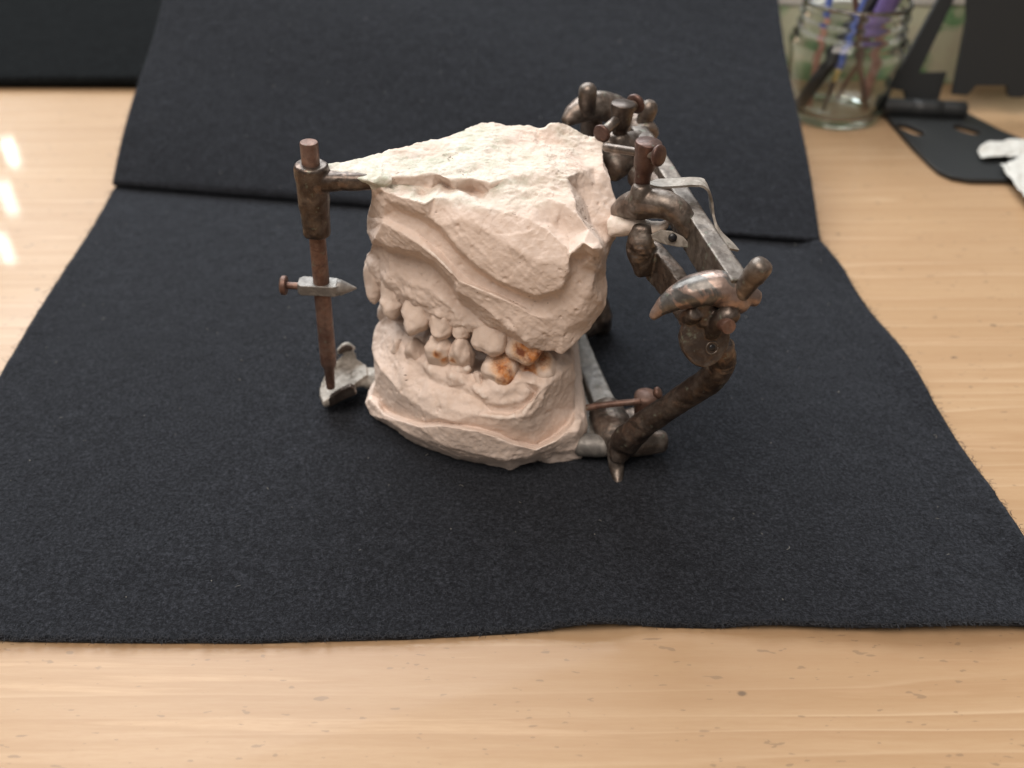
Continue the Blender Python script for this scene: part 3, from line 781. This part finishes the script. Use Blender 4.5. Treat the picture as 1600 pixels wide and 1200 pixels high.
for i_, t_ in enumerate(TEETH_L): tooth(*t_[:6], LC, 11+i_, *t_[6:], True, SL.get(i_, ()))

# ---- incisal pin, its sleeve and the front arm
PY = 24.15
pt = P(482.5, 222, y=PY); pb = P(517, 606, y=PY)
ax = pb-pt; LP = np.linalg.norm(ax); ax = ax/LP
def on(v): # point on the pin at photo height v
    lo, hi = 0., LP
    for _ in range(40):
        m = (lo+hi)/2; q = pt+ax*m; d = q-np.array([0, 0, CAMZ]); dep = d[1]*CP-d[2]*SP; vv = 600-FPX*(d[1]*SP+d[2]*CP)/dep
        if vv < v: lo = m
        else: hi = m
    return lo
rp_ = .255
PIN = mk('incisal_pin', *lathe(pt, ax, [(-.02, .20), (0, .245), (.04, .262), (on(360), .262), (on(370), .25), (on(460), .262), (on(562), .27), (on(568), .262), (on(575), .175), (on(600), .155), (LP-.02, .145), (LP+.02, .10)]), M['rust'], ART)
sharp(PIN, 30)
h0, h1 = on(256), on(366)
sl = lathe(pt+ax*h0, ax, [(0, .36), (.0, .44), (.05, .49), (.25, .50), (.7, .485), ((h1-h0)*.6, .46), ((h1-h0)*.85, .42), (h1-h0-.06, .42), (h1-h0, .40), (h1-h0, .30)], 40)
c0 = pt+ax*(h0+.40)
arm = tube([c0+[0, 0, -.12], c0+[.45, .0, -.12], c0+[.9, .02, -.12], c0+[1.6, .06, -.14], c0+[2.3, .25, -.22]], [.38, .31, .27, .26, .2], n=20, flat=1.2, squareness=.45)
web = tube([c0+[.2, .2, -.1], c0+[1.0, .5, -.16], c0+[1.7, .8, -.22]], [.13, .14, .14], n=14, flat=2.2, squareness=.4)
blend('upper_front_arm', [sl, arm, web], M['dark'], ART, .035, 3, .014, 3)
# plaster smears on top of the arm belong to the cast: they are in its cage. pointer and its screw
hc = on(447); pc = pt+ax*hc
ex = np.array([1., 0, 0]); ex -= ax*ex.dot(ax); ex /= np.linalg.norm(ex); ey = np.cross(ax, ex); ey = -ey if ey[1] < 0 else ey
poly = [(-.62, -.3), (-.74, -.18), (-.74, .18), (-.62, .3), (.42, .3), (.58, .2), (.58, -.2), (.42, -.3)]
b1 = prism(poly, -.2, .16, (pc, ex, ey, -ax))
cone = lathe(pc+ex*.5-ax*(-.02), ex, [(0, .27), (.12, .26), (.6, .03), (.62, .0)], 20)
PT = blend('pin_pointer', [b1, cone], M['grey'], ART, .02, 2, .004, 6)
scr = lathe(pc-ex*.70+ax*.04, -ex, [(0, .115), (.4, .115), (.41, .28), (.44, .31), (.55, .31), (.6, .26), (.62, .12)], 24)
sharp(mk('set_screw', *scr, M['rust'], PT), 40)

# ---- incisal guide table: a bent plate with two raised wings
def sheet(grid, th):
    g = np.asarray(grid, float); a, b, _ = g.shape
    v = g.reshape(-1, 3); low = v-np.array([0, 0, th])
    n = a*b; f = []
    for i in range(a-1):
        for j in range(b-1):
            q = (i*b+j, i*b+j+1, (i+1)*b+j+1, (i+1)*b+j)
            f.append(q); f.append(tuple(k+n for k in q[::-1]))
    rim = [i for i in range(b)]+[i*b+b-1 for i in range(1, a)]+[(a-1)*b+j for j in range(b-2, -1, -1)]+[i*b for i in range(a-2, 0, -1)]
    for k in range(len(rim)):
        p, q = rim[k], rim[(k+1) % len(rim)]; f.append((q, p, p+n, q+n))
    return np.vstack([v, low]), f
gr = []
for (l, m1, m2, m3, r) in (
    # near wing .. far wing ; each row goes left to right
    ((506,627,'z',1.0), (518,620,'z',1.08), (530,612,'z',1.15), (541,606,'z',1.22), (549,603,'z',1.25)),
    ((499,617,'z',.86), (514,613,'z',.86), (530,606,'z',.9), (546,598,'z',.98), (560,594,'z',1.05)),
    ((499,606,'z',.9), (512,598,'z',.88), (530,592,'z',.92), (550,586,'z',1.0), (574,586,'z',1.1)),
    ((505,590,'z',1.0), (518,580,'z',1.0), (534,574,'z',1.05), (552,570,'z',1.1), (572,570,'z',1.15)),
    ((515,568,'z',1.25), (526,562,'z',1.3), (538,560,'z',1.32), (550,560,'z',1.3), (562,562,'z',1.28)),
    ((527,546,'z',1.75), (534,541,'z',1.82), (541,537,'z',1.86), (548,538,'z',1.82), (554,546,'z',1.7))):
    gr.append([P(u, v, **{k: val}) for u, v, k, val in (l, m1, m2, m3, r)])
gr = np.array(gr)
tw = sheet(gr, .3)
lip = tube([P(507, 631, z=.82), P(530, 619, z=.92), P(552, 608, z=1.05)], [.16, .2, .17], n=10, flat=.6)
lipf = tube([P(529, 549, z=1.6), P(541, 540, z=1.72), P(552, 546, z=1.55)], [.12, .15, .12], n=10, flat=.7)
neck = tube([P(552, 590, z=.8), P(575, 590, z=.75), P(610, 600, z=.6)], [.3, .3, .4], n=10, flat=1.6)
TBL = blend('incisal_guide_table', [tw, lip, neck, lipf], M['chalky'], ART, .035, 3, .012, 5)
yn = P(530, 612, z=1.15)[1]-.26
quad = [P(u, v, y=yn) for u, v in ((508, 631), (516, 621), (532, 611), (547, 604), (553, 608), (557, 617), (540, 624), (512, 638))]
V = np.vstack([np.array(quad), np.array(quad)+np.array([0, .22, 0])]); nq = len(quad)
bevel(mk('guide_face', V, [tuple(range(nq)), tuple(range(nq, 2*nq))[::-1]]+[(k, (k+1) % nq, nq+(k+1) % nq, nq+k) for k in range(nq)], M['dark'], TBL), .04)
mk('guide_face', *tube([P(531, 551, z=1.62), P(539, 544, z=1.72), P(549, 545, z=1.66)], [.09, .15, .10], n=10, flat=.55), M['dark'], TBL)

# ---- upper hinge bar
bar = [P(998, 196, z=8.75), P(1028, 240, z=8.75), P(1062, 292, z=8.7), P(1097, 346, z=8.65), P(1128, 392, z=8.6), P(1158, 436, z=8.5)]
def flatbar(path, w, h, z0=0, n=30):
    c = catmull(np.asarray(path), n); t = np.gradient(c, axis=0); t /= np.linalg.norm(t, axis=1)[:, None]
    b = np.cross(t, [0, 0, 1.]); b /= np.linalg.norm(b, axis=1)[:, None]
    V = []; prof = [(-w/2, 0), (w/2, 0), (w/2, -h), (-w/2, -h)]
    for p, q in zip(c, b):
        for s, zz in prof: V.append(p+q*s+np.array([0, 0, zz+z0]))
    V = np.array(V); F = [(3, 2, 1, 0), tuple(4*(n-1)+k for k in range(4))]
    for i in range(n-1):
        for j in range(4): F.append((4*i+j, 4*i+(j+1) % 4, 4*i+4+(j+1) % 4, 4*i+4+j))
    return V, F
blend('hinge_bar', [flatbar(bar, .54, 1.15)], M['bar'], ART, .03, 2, .008, 3)
# fork with two lugs that hold the cast
lug = P(1000, 318, z=8.6); lugf = P(965, 226, z=8.6)
fork = [tube([P(964, 330, y=24.2), P(982, 322, y=23.9), P(1003, 319, y=23.6), P(1036, 319, y=23.3), P(1062, 334, y=23.05), P(1078, 364, y=23.0)], [.26, .40, .46, .42, .37, .3], n=28),
        tube([P(1000, 322, y=23.55), P(1001, 304, y=23.55), P(1001.5, 292, y=23.55)], [.46, .34, .27], n=12),
        tube([P(996, 275, z=7.9), P(1030, 290, z=8.1), P(1062, 310, z=8.2)], [.40, .36, .3], n=12)]
blend('cast_lug', fork, M['bronze'], ART, .04, 4, .012, 3)
forkf = [tube([lugf+[-1.8, 0, -.3], lugf+[0, 0, -.2], P(990, 226, z=8.35), P(1012, 222, z=8.3)], [.45, .5, .45, .4], n=20),
         tube([lugf+[0, 0, -.5], lugf+[0, 0, .3]], [.55, .36], n=10),
         tube([P(955, 262, z=8.0), P(975, 250, z=8.1), P(1000, 235, z=8.2)], [.5, .48, .4], n=12)]
blend('cast_lug', forkf, M['bronze'], ART, .045, 4, .012, 3)

# thumbscrews with cross rods
def thumbscrew(base, tip, r, rodA, rodB, rr, endA, endB, mat, parent):
    base = np.asarray(base); tip = np.asarray(tip); a = tip-base; L = np.linalg.norm(a)
    o = mk('thumbscrew', *lathe(base, a, [(-.1, r*.62), (L*.36, r*.64), (L*.40, r*.70), (L*.50, r*.86), (L*.62, r*.90), (L*.95, r*1.04), (L*.985, r*1.02), (L, r*.96), (L, .01)], 40), mat, parent)
    sharp(o, 45)
    mk('cross_rod', *tube([rodA, (np.asarray(rodA)+np.asarray(rodB))/2, rodB], [rr], n=14, segs=16, rnd=.3), M['bronze'], o)
    for c, kind, d in ((rodA, endA, -1), (rodB, endB, 1)):
        ax_ = (np.asarray(rodB)-np.asarray(rodA)); ax_ /= np.linalg.norm(ax_)
        if kind:
            mk('rod_end', *lathe(np.asarray(c)-ax_*d*.02, ax_*d, [(-.06, rr), (-.02, kind*.9), (.05, kind), (.10, kind*.95), (.13, kind*.7), (.14, .01)], 24), M['screw'], o)
    return o
b0 = P(1001, 296, y=lug[1]); t0 = P(1014, 221, y=lug[1])
thumbscrew(b0, t0, .37, P(946, 230, y=24.5), P(1028, 243, y=23.25), .125, 0, .31, M['screw'], ART)
b0 = P(966, 224, y=lugf[1]); t0 = P(974, 161, y=lugf[1])
thumbscrew(b0, t0, .38, P(941, 208, y=26.9), P(992, 163, y=28.5), .17, .3, .34, M['dark'], ART)

# spring strap
def strap(path, w, th, wid=(0, 1., 0), n=40):
    c = catmull(np.asarray(path), n); t = np.gradient(c, axis=0); t /= np.linalg.norm(t, axis=1)[:, None]
    wd = np.asarray(wid, float); V = []
    for i, (p, q) in enumerate(zip(c, t)):
        u = wd-q*wd.dot(q); u /= np.linalg.norm(u); b = np.cross(u, q)
        k = 1-.6*max(0, 1-i/3)**2
        for s, h in ((-.5, 0), (.5, 0), (.5, 1), (-.5, 1)): V.append(p+u*s*w*k-b*h*th)
    F = [(3, 2, 1, 0), tuple(4*(n-1)+k for k in range(4))]
    for i in range(n-1):
        for j in range(4): F.append((4*i+j, 4*i+(j+1) % 4, 4*i+4+(j+1) % 4, 4*i+4+j))
    return np.array(V), F
so = mk('spring_strap', *strap([P(1016, 289, z=9.0), P(1050, 288, z=9.05), P(1085, 286, z=9.1), P(1101, 291, z=9.05), P(1108, 308, y=24.0), P(1112, 335, y=23.9), P(1124, 365, y=23.4), P(1146, 392, y=22.8)], .50, .07), M['chalky'], ART)
sharp(so, 40)

# under limb hanging from the bar, with the pierced plate
ul = [flatbar([P(1002, 360, z=7.35), P(1024, 382, z=7.3), P(1052, 414, z=7.2), P(1086, 462, z=7.1)], .42, 1.15),
      tube([P(1004, 356, y=23.6), P(1001, 385, y=23.4), P(1006, 424, y=23.4)], [.40, .44, .30], n=14, flat=.9, squareness=.4)]
blend('under_limb', ul, M['bronze'], ART, .03, 3, .014, 3)
pp = [(-.62, .12), (-.35, .26), (.0, .22), (.32, .06), (.62, -.26), (.2, -.24), (-.2, -.16), (-.55, -.04)]
pl = mk('pierced_plate', *prism(pp, -.05, .05, (P(1050, 373, y=22.75), np.array([1, 0, 0]), np.array([0, .35, .93]), np.array([0, -.93, .35]))), M['chalky'], ART)
bevel(pl, .03)
mk('plate_hole_dark', *lathe(P(1051, 371.5, y=22.65), (0, -.93, .35), [(0, .13), (.03, .12), (.03, .01)], 16), M['blackpl'], pl)  # black disc painted in for the shade inside the hole

# near condyle: horn-shaped claw, its pin
claw = [tube([P(1019, 496, y=19.9), P(1038, 477, y=19.95), P(1066, 461, y=20.0), P(1098, 452, y=20.0), P(1130, 449, y=20.0), P(1160, 457, y=19.95), P(1182, 467, y=19.9)], [.10, .24, .37, .45, .44, .31, .22], n=34, flat=1.15),
        tube([P(1120, 452, y=20.0), P(1140, 462, y=19.9), P(1163, 474, y=19.85)], [.36, .44, .30], n=10),
        tube([P(1150, 438, z=8.2), P(1140, 455, y=20.2)], [.3, .3], n=8)]
blend('condyle_claw', claw, M['mott'], ART, .032, 4, .012, 3)
a0, a1 = P(1162, 450, y=19.75), P(1198, 406, y=19.55)
sharp(mk('claw_pin', *lathe(a0, a1-a0, [(-.2, .27), (.42, .275), (.43, .30), (.45, .305), (.82, .30), (.93, .25), (.99, .15), (1.01, .02)], 32), M['bronze'], ART), 35)
# guide plate and bolt
pcn = P(1101, 531, y=19.75)
exx = np.array([.97, .2, 0.05]); exx /= np.linalg.norm(exx); eyy = np.array([-.05, .35, .93]); eyy -= exx*eyy.dot(exx); eyy /= np.linalg.norm(eyy); ezz = np.cross(exx, eyy)
if ezz[1] > 0: ezz = -ezz
ov = [(.70*math.cos(a)*(1.0+.10*math.sin(a)), .80*math.sin(a)+.03) for a in np.linspace(0, 2*math.pi, 36, endpoint=False)]
gp = [prism(ov, -.14, .12, (pcn, exx, eyy, ezz)),
      tube([P(1072, 497, y=20.0), P(1086, 490, y=19.7)], [.24, .22], n=6),
      tube([P(1112, 520, y=19.75), P(1124, 502, y=19.55), P(1138, 492, y=19.5), P(1146, 497, y=19.5)], [.22, .26, .26, .22], n=14),
      tube([P(1100, 470, y=20), P(1104, 500, y=19.9)], [.34, .34], n=6)]
GP = blend('guide_plate', gp, M['dark'], ART, .03, 4, .014, 3)
q = P(1112, 543, y=19.62)
mk('screw_ring', *tube([q+.17*(math.cos(a)*exx+math.sin(a)*eyy)+ezz*.03 for a in np.linspace(0, 2*math.pi, 25)], [.03], n=25, segs=8, rnd=False), M['bronze'], GP)
mk('screw_hole_dark', *lathe(q, ezz, [(0, .10), (.05, .09), (.05, .01)], 16), M['blackpl'], GP)  # dark inside of the screw hole, put on as a black disc
a0, a1 = P(1124, 500, y=19.6), P(1140, 512, y=19.05)
BT = mk('hinge_bolt', *lathe(a0, a1-a0, [(-.1, .2), (.42, .2), (.5, .205), (.56, .19), (.57, .01)], 28), M['rust'], ART); sharp(BT, 40)

# near post of the lower frame, with its foot and knob
post = [tube([P(964, 720, y=21.1), P(974, 694, y=21.4), P(1000, 668, y=21.25), P(1046, 636, y=20.95), P(1082, 612, y=20.7), P(1110, 592, y=20.5), P(1127, 566, y=20.35), P(1126, 540, y=20.25)], [.26, .50, .43, .40, .41, .42, .43, .36], n=40),
        tube([P(1128, 548, y=20.3), P(1136, 534, y=20.35)], [.34, .25], n=8)]
blend('lower_post', post, M['dark'], ART, .035, 3, .016, 3)
base = [tube([P(962, 680, z=1.2), P(962, 706, z=.75), P(964, 732, z=.35), P(966, 756, z=.1)], [.42, .32, .24, .15], n=20),
        tube([P(950, 690, z=.9), P(985, 692, z=.85), P(1014, 690, z=.85), P(1034, 690, z=.85)], [.36, .46, .44, .38], n=20, rnd=.5),
        tube([P(946, 640, z=.9), P(958, 668, z=1.0), P(970, 690, z=.95)], [.5, .55, .5], n=14, flat=1.2),
        tube([P(985, 655, z=.8), P(1000, 675, z=.8)], [.5, .5], n=8)]
blend('foot_knuckle', base, M['bronze'], ART, .035, 5, .014, 3)
mk('lower_stub', *tube([P(905, 694, z=.75), P(928, 696, z=.75), P(946, 697, z=.75)], [.40, .39, .36], n=12, segs=28), M['grey'], ART)
blend('lower_bar', [flatbar([P(897, 515, z=1.0), P(915, 560, z=1.0), P(938, 612, z=1.0), P(962, 668, z=1.05)], .78, .5)], M['grey'], ART, .04, 2, .012, 3)
blend('lower_side_bar', [flatbar([P(893, 575, z=.75), P(910, 622, z=.75), P(930, 690, z=.75)], .42, .35)], M['grey'], ART, .04, 2, .012, 3)
# lower clamp screw
b0 = P(1006, 652, z=1.1); t0 = P(1011, 600, y=b0[1]-.02)
mk('clamp_rod', *tube([P(917, 637, y=22.7), P(950, 632, y=22.6), P(1000, 627, y=22.5)], [.11, .11, .11], n=12, segs=14, rnd=.3), M['rust'], ART)
TS = mk('clamp_screw', *lathe(b0, t0-b0, [(-.2, .30), (.1, .33), (.85, .39), (.98, .38), (1.04, .31), (1.05, .01)], 32), M['rust'], ART); sharp(TS, 45)
mk('rod_end', *lathe(P(1022, 616, y=22.2), P(1034, 612, y=22.15)-P(1022, 616, y=22.2), [(0, .1), (.1, .2), (.2, .2), (.24, .12), (.25, .01)], 20), M['rust'], TS)

# far condyle and post
clawf = [tube([P(884, 190, z=8.5), P(900, 176, z=8.7), P(925, 166, z=8.8), P(950, 168, z=8.7), P(975, 180, z=8.5), P(1000, 205, z=8.3)], [.22, .40, .50, .52, .48, .4], n=28),
         tube([P(990, 185, z=8.4), P(1012, 210, z=8.3)], [.45, .42], n=8)]
blend('condyle_claw', clawf, M['bronze'], ART, .045, 4, .014, 3)
a0 = P(917, 165, z=9.0); a1 = P(919, 134, y=a0[1])
mk('claw_pin', *lathe(a0, a1-a0, [(-.3, .30), (.45, .32), (.62, .30), (.73, .21), (.78, .1), (.79, .01)], 28), M['bronze'], ART)
a0 = P(1004, 196, z=8.5); a1 = P(1017, 160, y=a0[1])
sharp(mk('claw_pin', *lathe(a0, a1-a0, [(-.2, .28), (.35, .29), (.37, .31), (.66, .31), (.80, .25), (.89, .14), (.9, .01)], 28), M['bronze'], ART), 35)
pf = [tube([P(925, 190, z=7.9), np.array([2.7, 30.2, 5.5]), np.array([2.9, 29.2, 3.0]), P(936, 498, z=1.0)], [.4, .4, .4, .55], n=22),
      tube([P(936, 498, z=1.0), P(941, 512, z=.45)], [.5, .4], n=8),
      tube([P(905, 520, z=.8), P(936, 498, z=.9)], [.4, .45], n=8)]
blend('lower_post', pf, M['dark'], ART, .05, 4, .016, 3)
# plaster ledge under the near lug
W1 = [tube([P(958, 352, y=23.9), P(985, 350, y=23.75), P(1012, 356, y=23.55), P(1036, 354, y=23.4), P(1046, 342, y=23.35)], [.32, .27, .19, .13, .09], n=22, flat=1.5)]
V, F, E = remesh(*join(*W1), .03); V = lap(V, E, 3)
V = V+vnormals(V, F)*(.03*fbm(V, 3, 3, 5))[:, None]
mk('plaster_ledge', V, F, M['plaster'], UC, attrs=dict(crust=np.full(len(V), .3), dirt=np.zeros(len(V)), stain=np.zeros(len(V)), edge=np.zeros(len(V))))

# ------------------------------------------------------------------ behind: glass jar with pens and brushes
JX, JY = 18.95, 51.4
JAR = thing('glass_jar', (JX, JY, 0), 'clear glass jar with threaded rim holding pens and brushes behind the felt', 'jar')
outp = [(2.45, .03), (2.62, .12), (2.72, .4), (2.85, .9), (3.0, 2.2), (3.05, 3.2), (3.12, 3.7), (3.22, 4.05), (3.28, 4.3), (3.2, 4.55), (2.95, 4.75), (2.88, 4.95), (2.98, 5.05), (3.0, 5.2), (2.9, 5.32), (2.88, 5.6), (2.97, 5.72), (2.97, 5.85), (2.88, 5.95), (2.88, 6.25), (2.94, 6.4), (2.9, 6.55), (2.8, 6.6)]
inp = [(2.7, 6.55), (2.66, 6.2), (2.66, 5.0), (2.75, 4.75), (2.95, 4.4), (2.9, 3.8), (2.8, 2.2), (2.62, .9), (2.4, .55), (1.2, .4), (.02, .38)]
sg = 56; prof = [(.02, .10), (1.6, .10), (2.2, .02)]+outp+inp
V = np.array([(JX+r*math.cos(a), JY+r*math.sin(a), z+.01) for r, z in prof for a in np.linspace(0, 2*math.pi, sg, endpoint=False)])
F = [(i*sg+j, i*sg+(j+1) % sg, (i+1)*sg+(j+1) % sg, (i+1)*sg+j) for i in range(len(prof)-1) for j in range(sg)]
F += [tuple(range(sg))[::-1], tuple((len(prof)-1)*sg+j for j in range(sg))]
mk('jar_glass', V, F, M['glass'], JAR)
def stick(name, a, b, r, mats, fr, label, cat, names, rads=None):
    """mats/fr: material bands along the stick, each a part"""
    a = np.asarray(a, float); b = np.asarray(b, float); d = (b-a)
    t = thing(name, a, label, cat)
    s0 = 0
    for k, (m, f, nm) in enumerate(zip(mats, fr, names)):
        rk = rads[k] if rads else (r, r)
        mk(nm, *tube([a+d*s0, a+d*((s0+f)/2), a+d*f], [rk[0], (rk[0]+rk[1])/2, rk[1]], n=8, segs=18, rnd=.3), M[m], t)
        s0 = f
    return t
J = np.array([JX, JY, 0])
stick('marker_pen', J+[-2.2, -.6, .75], J+[2.2, .9, 8.5], .42, ['blackpl', 'blackpl'], [.55, 1.], 'thick black marker pen leaning across the glass jar to the left', 'pen', ['barrel', 'cap'], [(.38, .42), (.46, .44)])
stick('paint_brush', J+[-1.1, -1.5, .75], J+[1.4, 1.4, 9.5], .2, ['bristle', 'ferrule', 'blue'], [.18, .27, 1.], 'blue handled paint brush standing bristles down in the glass jar', 'brush', ['bristles', 'ferrule', 'handle'], [(.08, .16), (.17, .18), (.2, .14)])
stick('purple_pen', J+[.2, .2, .8], J+[2.0, -1.2, 9.2], .5, ['brownw', 'purple'], [.45, 1.], 'fat purple pen leaning to the right in the glass jar', 'pen', ['tip', 'barrel'], [(.12, .2), (.5, .55)])
stick('brown_brush', J+[1.4, -1.3, .75], J+[-.6, 1.4, 9.], .16, ['brownw', 'brownw'], [.3, 1.], 'slim brown stick leaning left in the glass jar', 'stick', ['tip', 'shaft'])
stick('pink_pencil', J+[-1.7, -.7, .72], J+[-.9, 2.1, 9.3], .2, ['pinkw', 'blue'], [.5, 1.], 'pencil with pink lower half and blue upper half in the glass jar', 'pencil', ['lower_shaft', 'upper_shaft'])
stick('black_pen', J+[1.9, .3, .8], J+[2.5, 1.2, 9.4], .28, ['pinkw', 'blackpl'], [.6, 1.], 'black pen with orange lower barrel standing at the right inside the jar', 'pen', ['barrel', 'cap'])

# patterned box behind
def mat_pattern():
    n = NT('green_leaf_print')
    v = n.t.nodes.new('ShaderNodeTexVoronoi'); v.inputs['Scale'].default_value = .36; n.L.new(n.map((1, 1, 1)), v.inputs['Vector'])
    d = v.outputs['Distance']
    ring = n.ramp(d, [(.0, 1.), (.50, 1.), (.53, 0.), (.57, .8), (.60, 0.)])
    leaf = n.ramp(n.noise(1.2, 3, .6, n.map((1.5, 1, .7))), [(.5, 0.), (.56, 1.)])
    c = n.mix(n.math('MULTIPLY', ring, .85), (.58, .60, .44), n.mix(leaf, (.10, .30, .12), (.24, .45, .23)))
    c = n.mix(n.ramp(n.noise(.5, 3), [(.55, 0.), (.6, .5)]), c, (.55, .52, .40))
    return n.set(Base_Color=c, Roughness=.6)
BX = thing('printed_box', (23, 59.3, 0), 'cream box with green leaf print standing behind the glass jar and the black stand', 'box')
bevel(mk('box_body', *box((24, 59.2, 2.4), (22, 6, 4.8)), mat_pattern(), BX), .1)
bevel(mk('box_lid', *box((24, 59.25, 5.15), (22.3, 6.3, .7)), M['tissue'], BX), .1)

# black folding stand
ST = thing('folding_stand', (27, 47, 0), 'black folding metal stand with hinged arm at the far right of the table', 'stand')
def gp_(u, v, z): return P(u, v, z=z)[:2]
zb = .15
ol = [gp_(*q, zb) for q in ((1374,170),(1392,194),(1424,230),(1452,258),(1466,270),(1486,279),(1515,284),(1600,285),(1680,283),(1690,250),(1600,222),(1560,205),(1512,180),(1500,166),(1376,160))]
V, F = prism(ol, .04, .3)
# slots cut as boolean holes
BP = mk('base_plate', V, F, M['black'], ST, smooth=False)
def cut(o, pieces):
    for v, f in pieces:
        c = mk('cutter', v, f, M['black']); m = o.modifiers.new('cut', 'BOOLEAN'); m.object = c; m.operation = 'DIFFERENCE'; m.solver = 'EXACT'
        bpy.context.view_layer.update()
        dg = bpy.context.evaluated_depsgraph_get(); me = bpy.data.meshes.new_from_object(o.evaluated_get(dg))
        o.modifiers.clear(); o.data = me; bpy.data.objects.remove(c)
def slot(p, q, r):
    p = np.array(p); q = np.array(q); d = q-p; d /= np.linalg.norm(d); n = np.array([-d[1], d[0]])
    pts = [q+r*(math.cos(a)*d+math.sin(a)*n) for a in np.linspace(-math.pi/2, math.pi/2, 9)]+[p+r*(math.cos(a)*d+math.sin(a)*n) for a in np.linspace(math.pi/2, 1.5*math.pi, 9)]
    return prism(pts, -1, 2)
cut(BP, [slot(gp_(1412, 201, zb), gp_(1432, 210, zb), .42), slot(gp_(1500, 203, zb), gp_(1520, 209, zb), .42)])
bevel(BP, .06)
hz = .62
mk('hinge_barrel', *tube([P(1378, 167, z=hz), P(1440, 170, z=hz), P(1506, 173, z=hz)], [.52], n=10, segs=24, rnd=.2), M['black'], ST)
mk('hinge_collar', *tube([P(1425, 169.5, z=hz), P(1470, 171.5, z=hz)], [.55], n=4, segs=24, rnd=.1), M['black'], ST)
# rising arm: a plate with a triangular window
yb = P(1430, 160, z=hz)[1]
def pa(u, v): # arm plane leans back
    a = (u-800)/FPX; b = (v-600)/FPX; d = np.array([a, CP-b*SP, -SP-b*CP])
    nrm_ = np.array([0, 1., -.35]); o = np.array([0, yb, hz]); c = np.array([0, 0, CAMZ])
    return c+d*((o-c)@nrm_)/(d@nrm_)
def plate3(pts, th, off=(0, 0, 0)):
    v = np.array(pts)+np.array(off); n = len(v); nn = np.array([0, -1., .35]); nn /= np.linalg.norm(nn)
    V = np.vstack([v+nn*th/2, v-nn*th/2])
    return V, [tuple(range(n)), tuple(range(n, 2*n))[::-1]]+[(i, (i+1) % n, n+(i+1) % n, n+i) for i in range(n)]
def up(p, q, s): return tuple(np.array(q)+(np.array(q)-np.array(p))*s)
l1 = up((1390,133), (1463,0), .45); r1 = up((1435,113), (1489,0), .5)
bevel(mk('arm', *plate3([pa(1390,134), pa(1394,139), pa(1412,142), pa(1416,160), pa(1464,160), pa(1470,138), pa(1478,112), pa(1435,113), pa(*r1), pa(*l1)], .35), M['black'], ST, smooth=False), .04)
pv = [(1478,138),(1500,140),(1506,134),(1514,125),(1562,125),(1563,138),(1568,143),(1586,143),(1592,138),(1660,138),(1690,-60),(1500,-60),(1500,20)]
bevel(mk('support_panel', *plate3([pa(u, v) for u, v in pv], .35, (0, -.9, 0)), M['black'], ST, smooth=False), .05)
GB = mk('grey_block', *box((33.2, 60.5, 3), (9, 4, 6)), M['greym']); bevel(GB, .3)
tag(GB, 'pale grey block behind the black stand at the right edge', 'block')

# crumpled paper scraps lying on the stand's base
def scrap(name, pts, z0, label, seed):
    c = np.mean(pts, axis=0); n = 26; g = []
    m = len(pts)
    for i in range(n):
        s = i/(n-1)
        ring = np.array([poly_at(np.vstack([pts, pts[:1]]), [k/80])[0] for k in range(80)])
        q = c+(ring-c)*s
        g.append(np.c_[q, np.full(80, z0)])
    g = np.array(g); V = g.reshape(-1, 3)
    V[:, 2] += np.abs(.14*ridged(V, .5, 3, seed))+.10*sstep(.3, 1., np.linalg.norm(V[:, :2]-c, axis=1))+.06*fbm(V, 2.5, 3, seed)
    V[:, :2] += .12*np.c_[fbm(V, 1.2, 3, seed+3), fbm(V, 1.2, 3, seed+4)]
    F = [(i*80+j, i*80+(j+1) % 80, (i+1)*80+(j+1) % 80, (i+1)*80+j) for i in range(n-1) for j in range(80)]
    o = mk(name, V, F, M['tissue']); s = o.modifiers.new('t', 'SOLIDIFY'); s.thickness = .03*S
    return tag(o, label, 'paper scrap')
scrap('paper_scrap', np.array([gp_(*q, .5) for q in ((1527,238),(1545,226),(1580,224),(1640,222),(1660,250),(1600,248),(1570,246),(1535,248))]), .42, 'torn white paper scrap lying across the black base of the stand', 3)
scrap('paper_scrap', np.array([gp_(*q, .3) for q in ((1557,266),(1585,256),(1640,250),(1660,345),(1610,328),(1580,295))]), .40, 'crumpled cream paper scrap at the right edge, half off the stand base', 8)

# glints of the window on the table: three small unseen lamps added for them
for (u, v, sx_, sy_) in ((17, 238, 4.0, 7.5), (13, 310, 4.0, 9.), (8, 388, 3.5, 8)):
    a = (u-800)/FPX; b = (v-600)/FPX; d = np.array([a, CP-b*SP, -SP-b*CP]); d /= np.linalg.norm(d)
    g0 = P(u, v, z=0); r = d*np.array([1, 1, -1]); src = g0+r*150
    area('glint_lamp', src, g0, sx_*.55, sy_*.7, .22, (1, 1, .97))
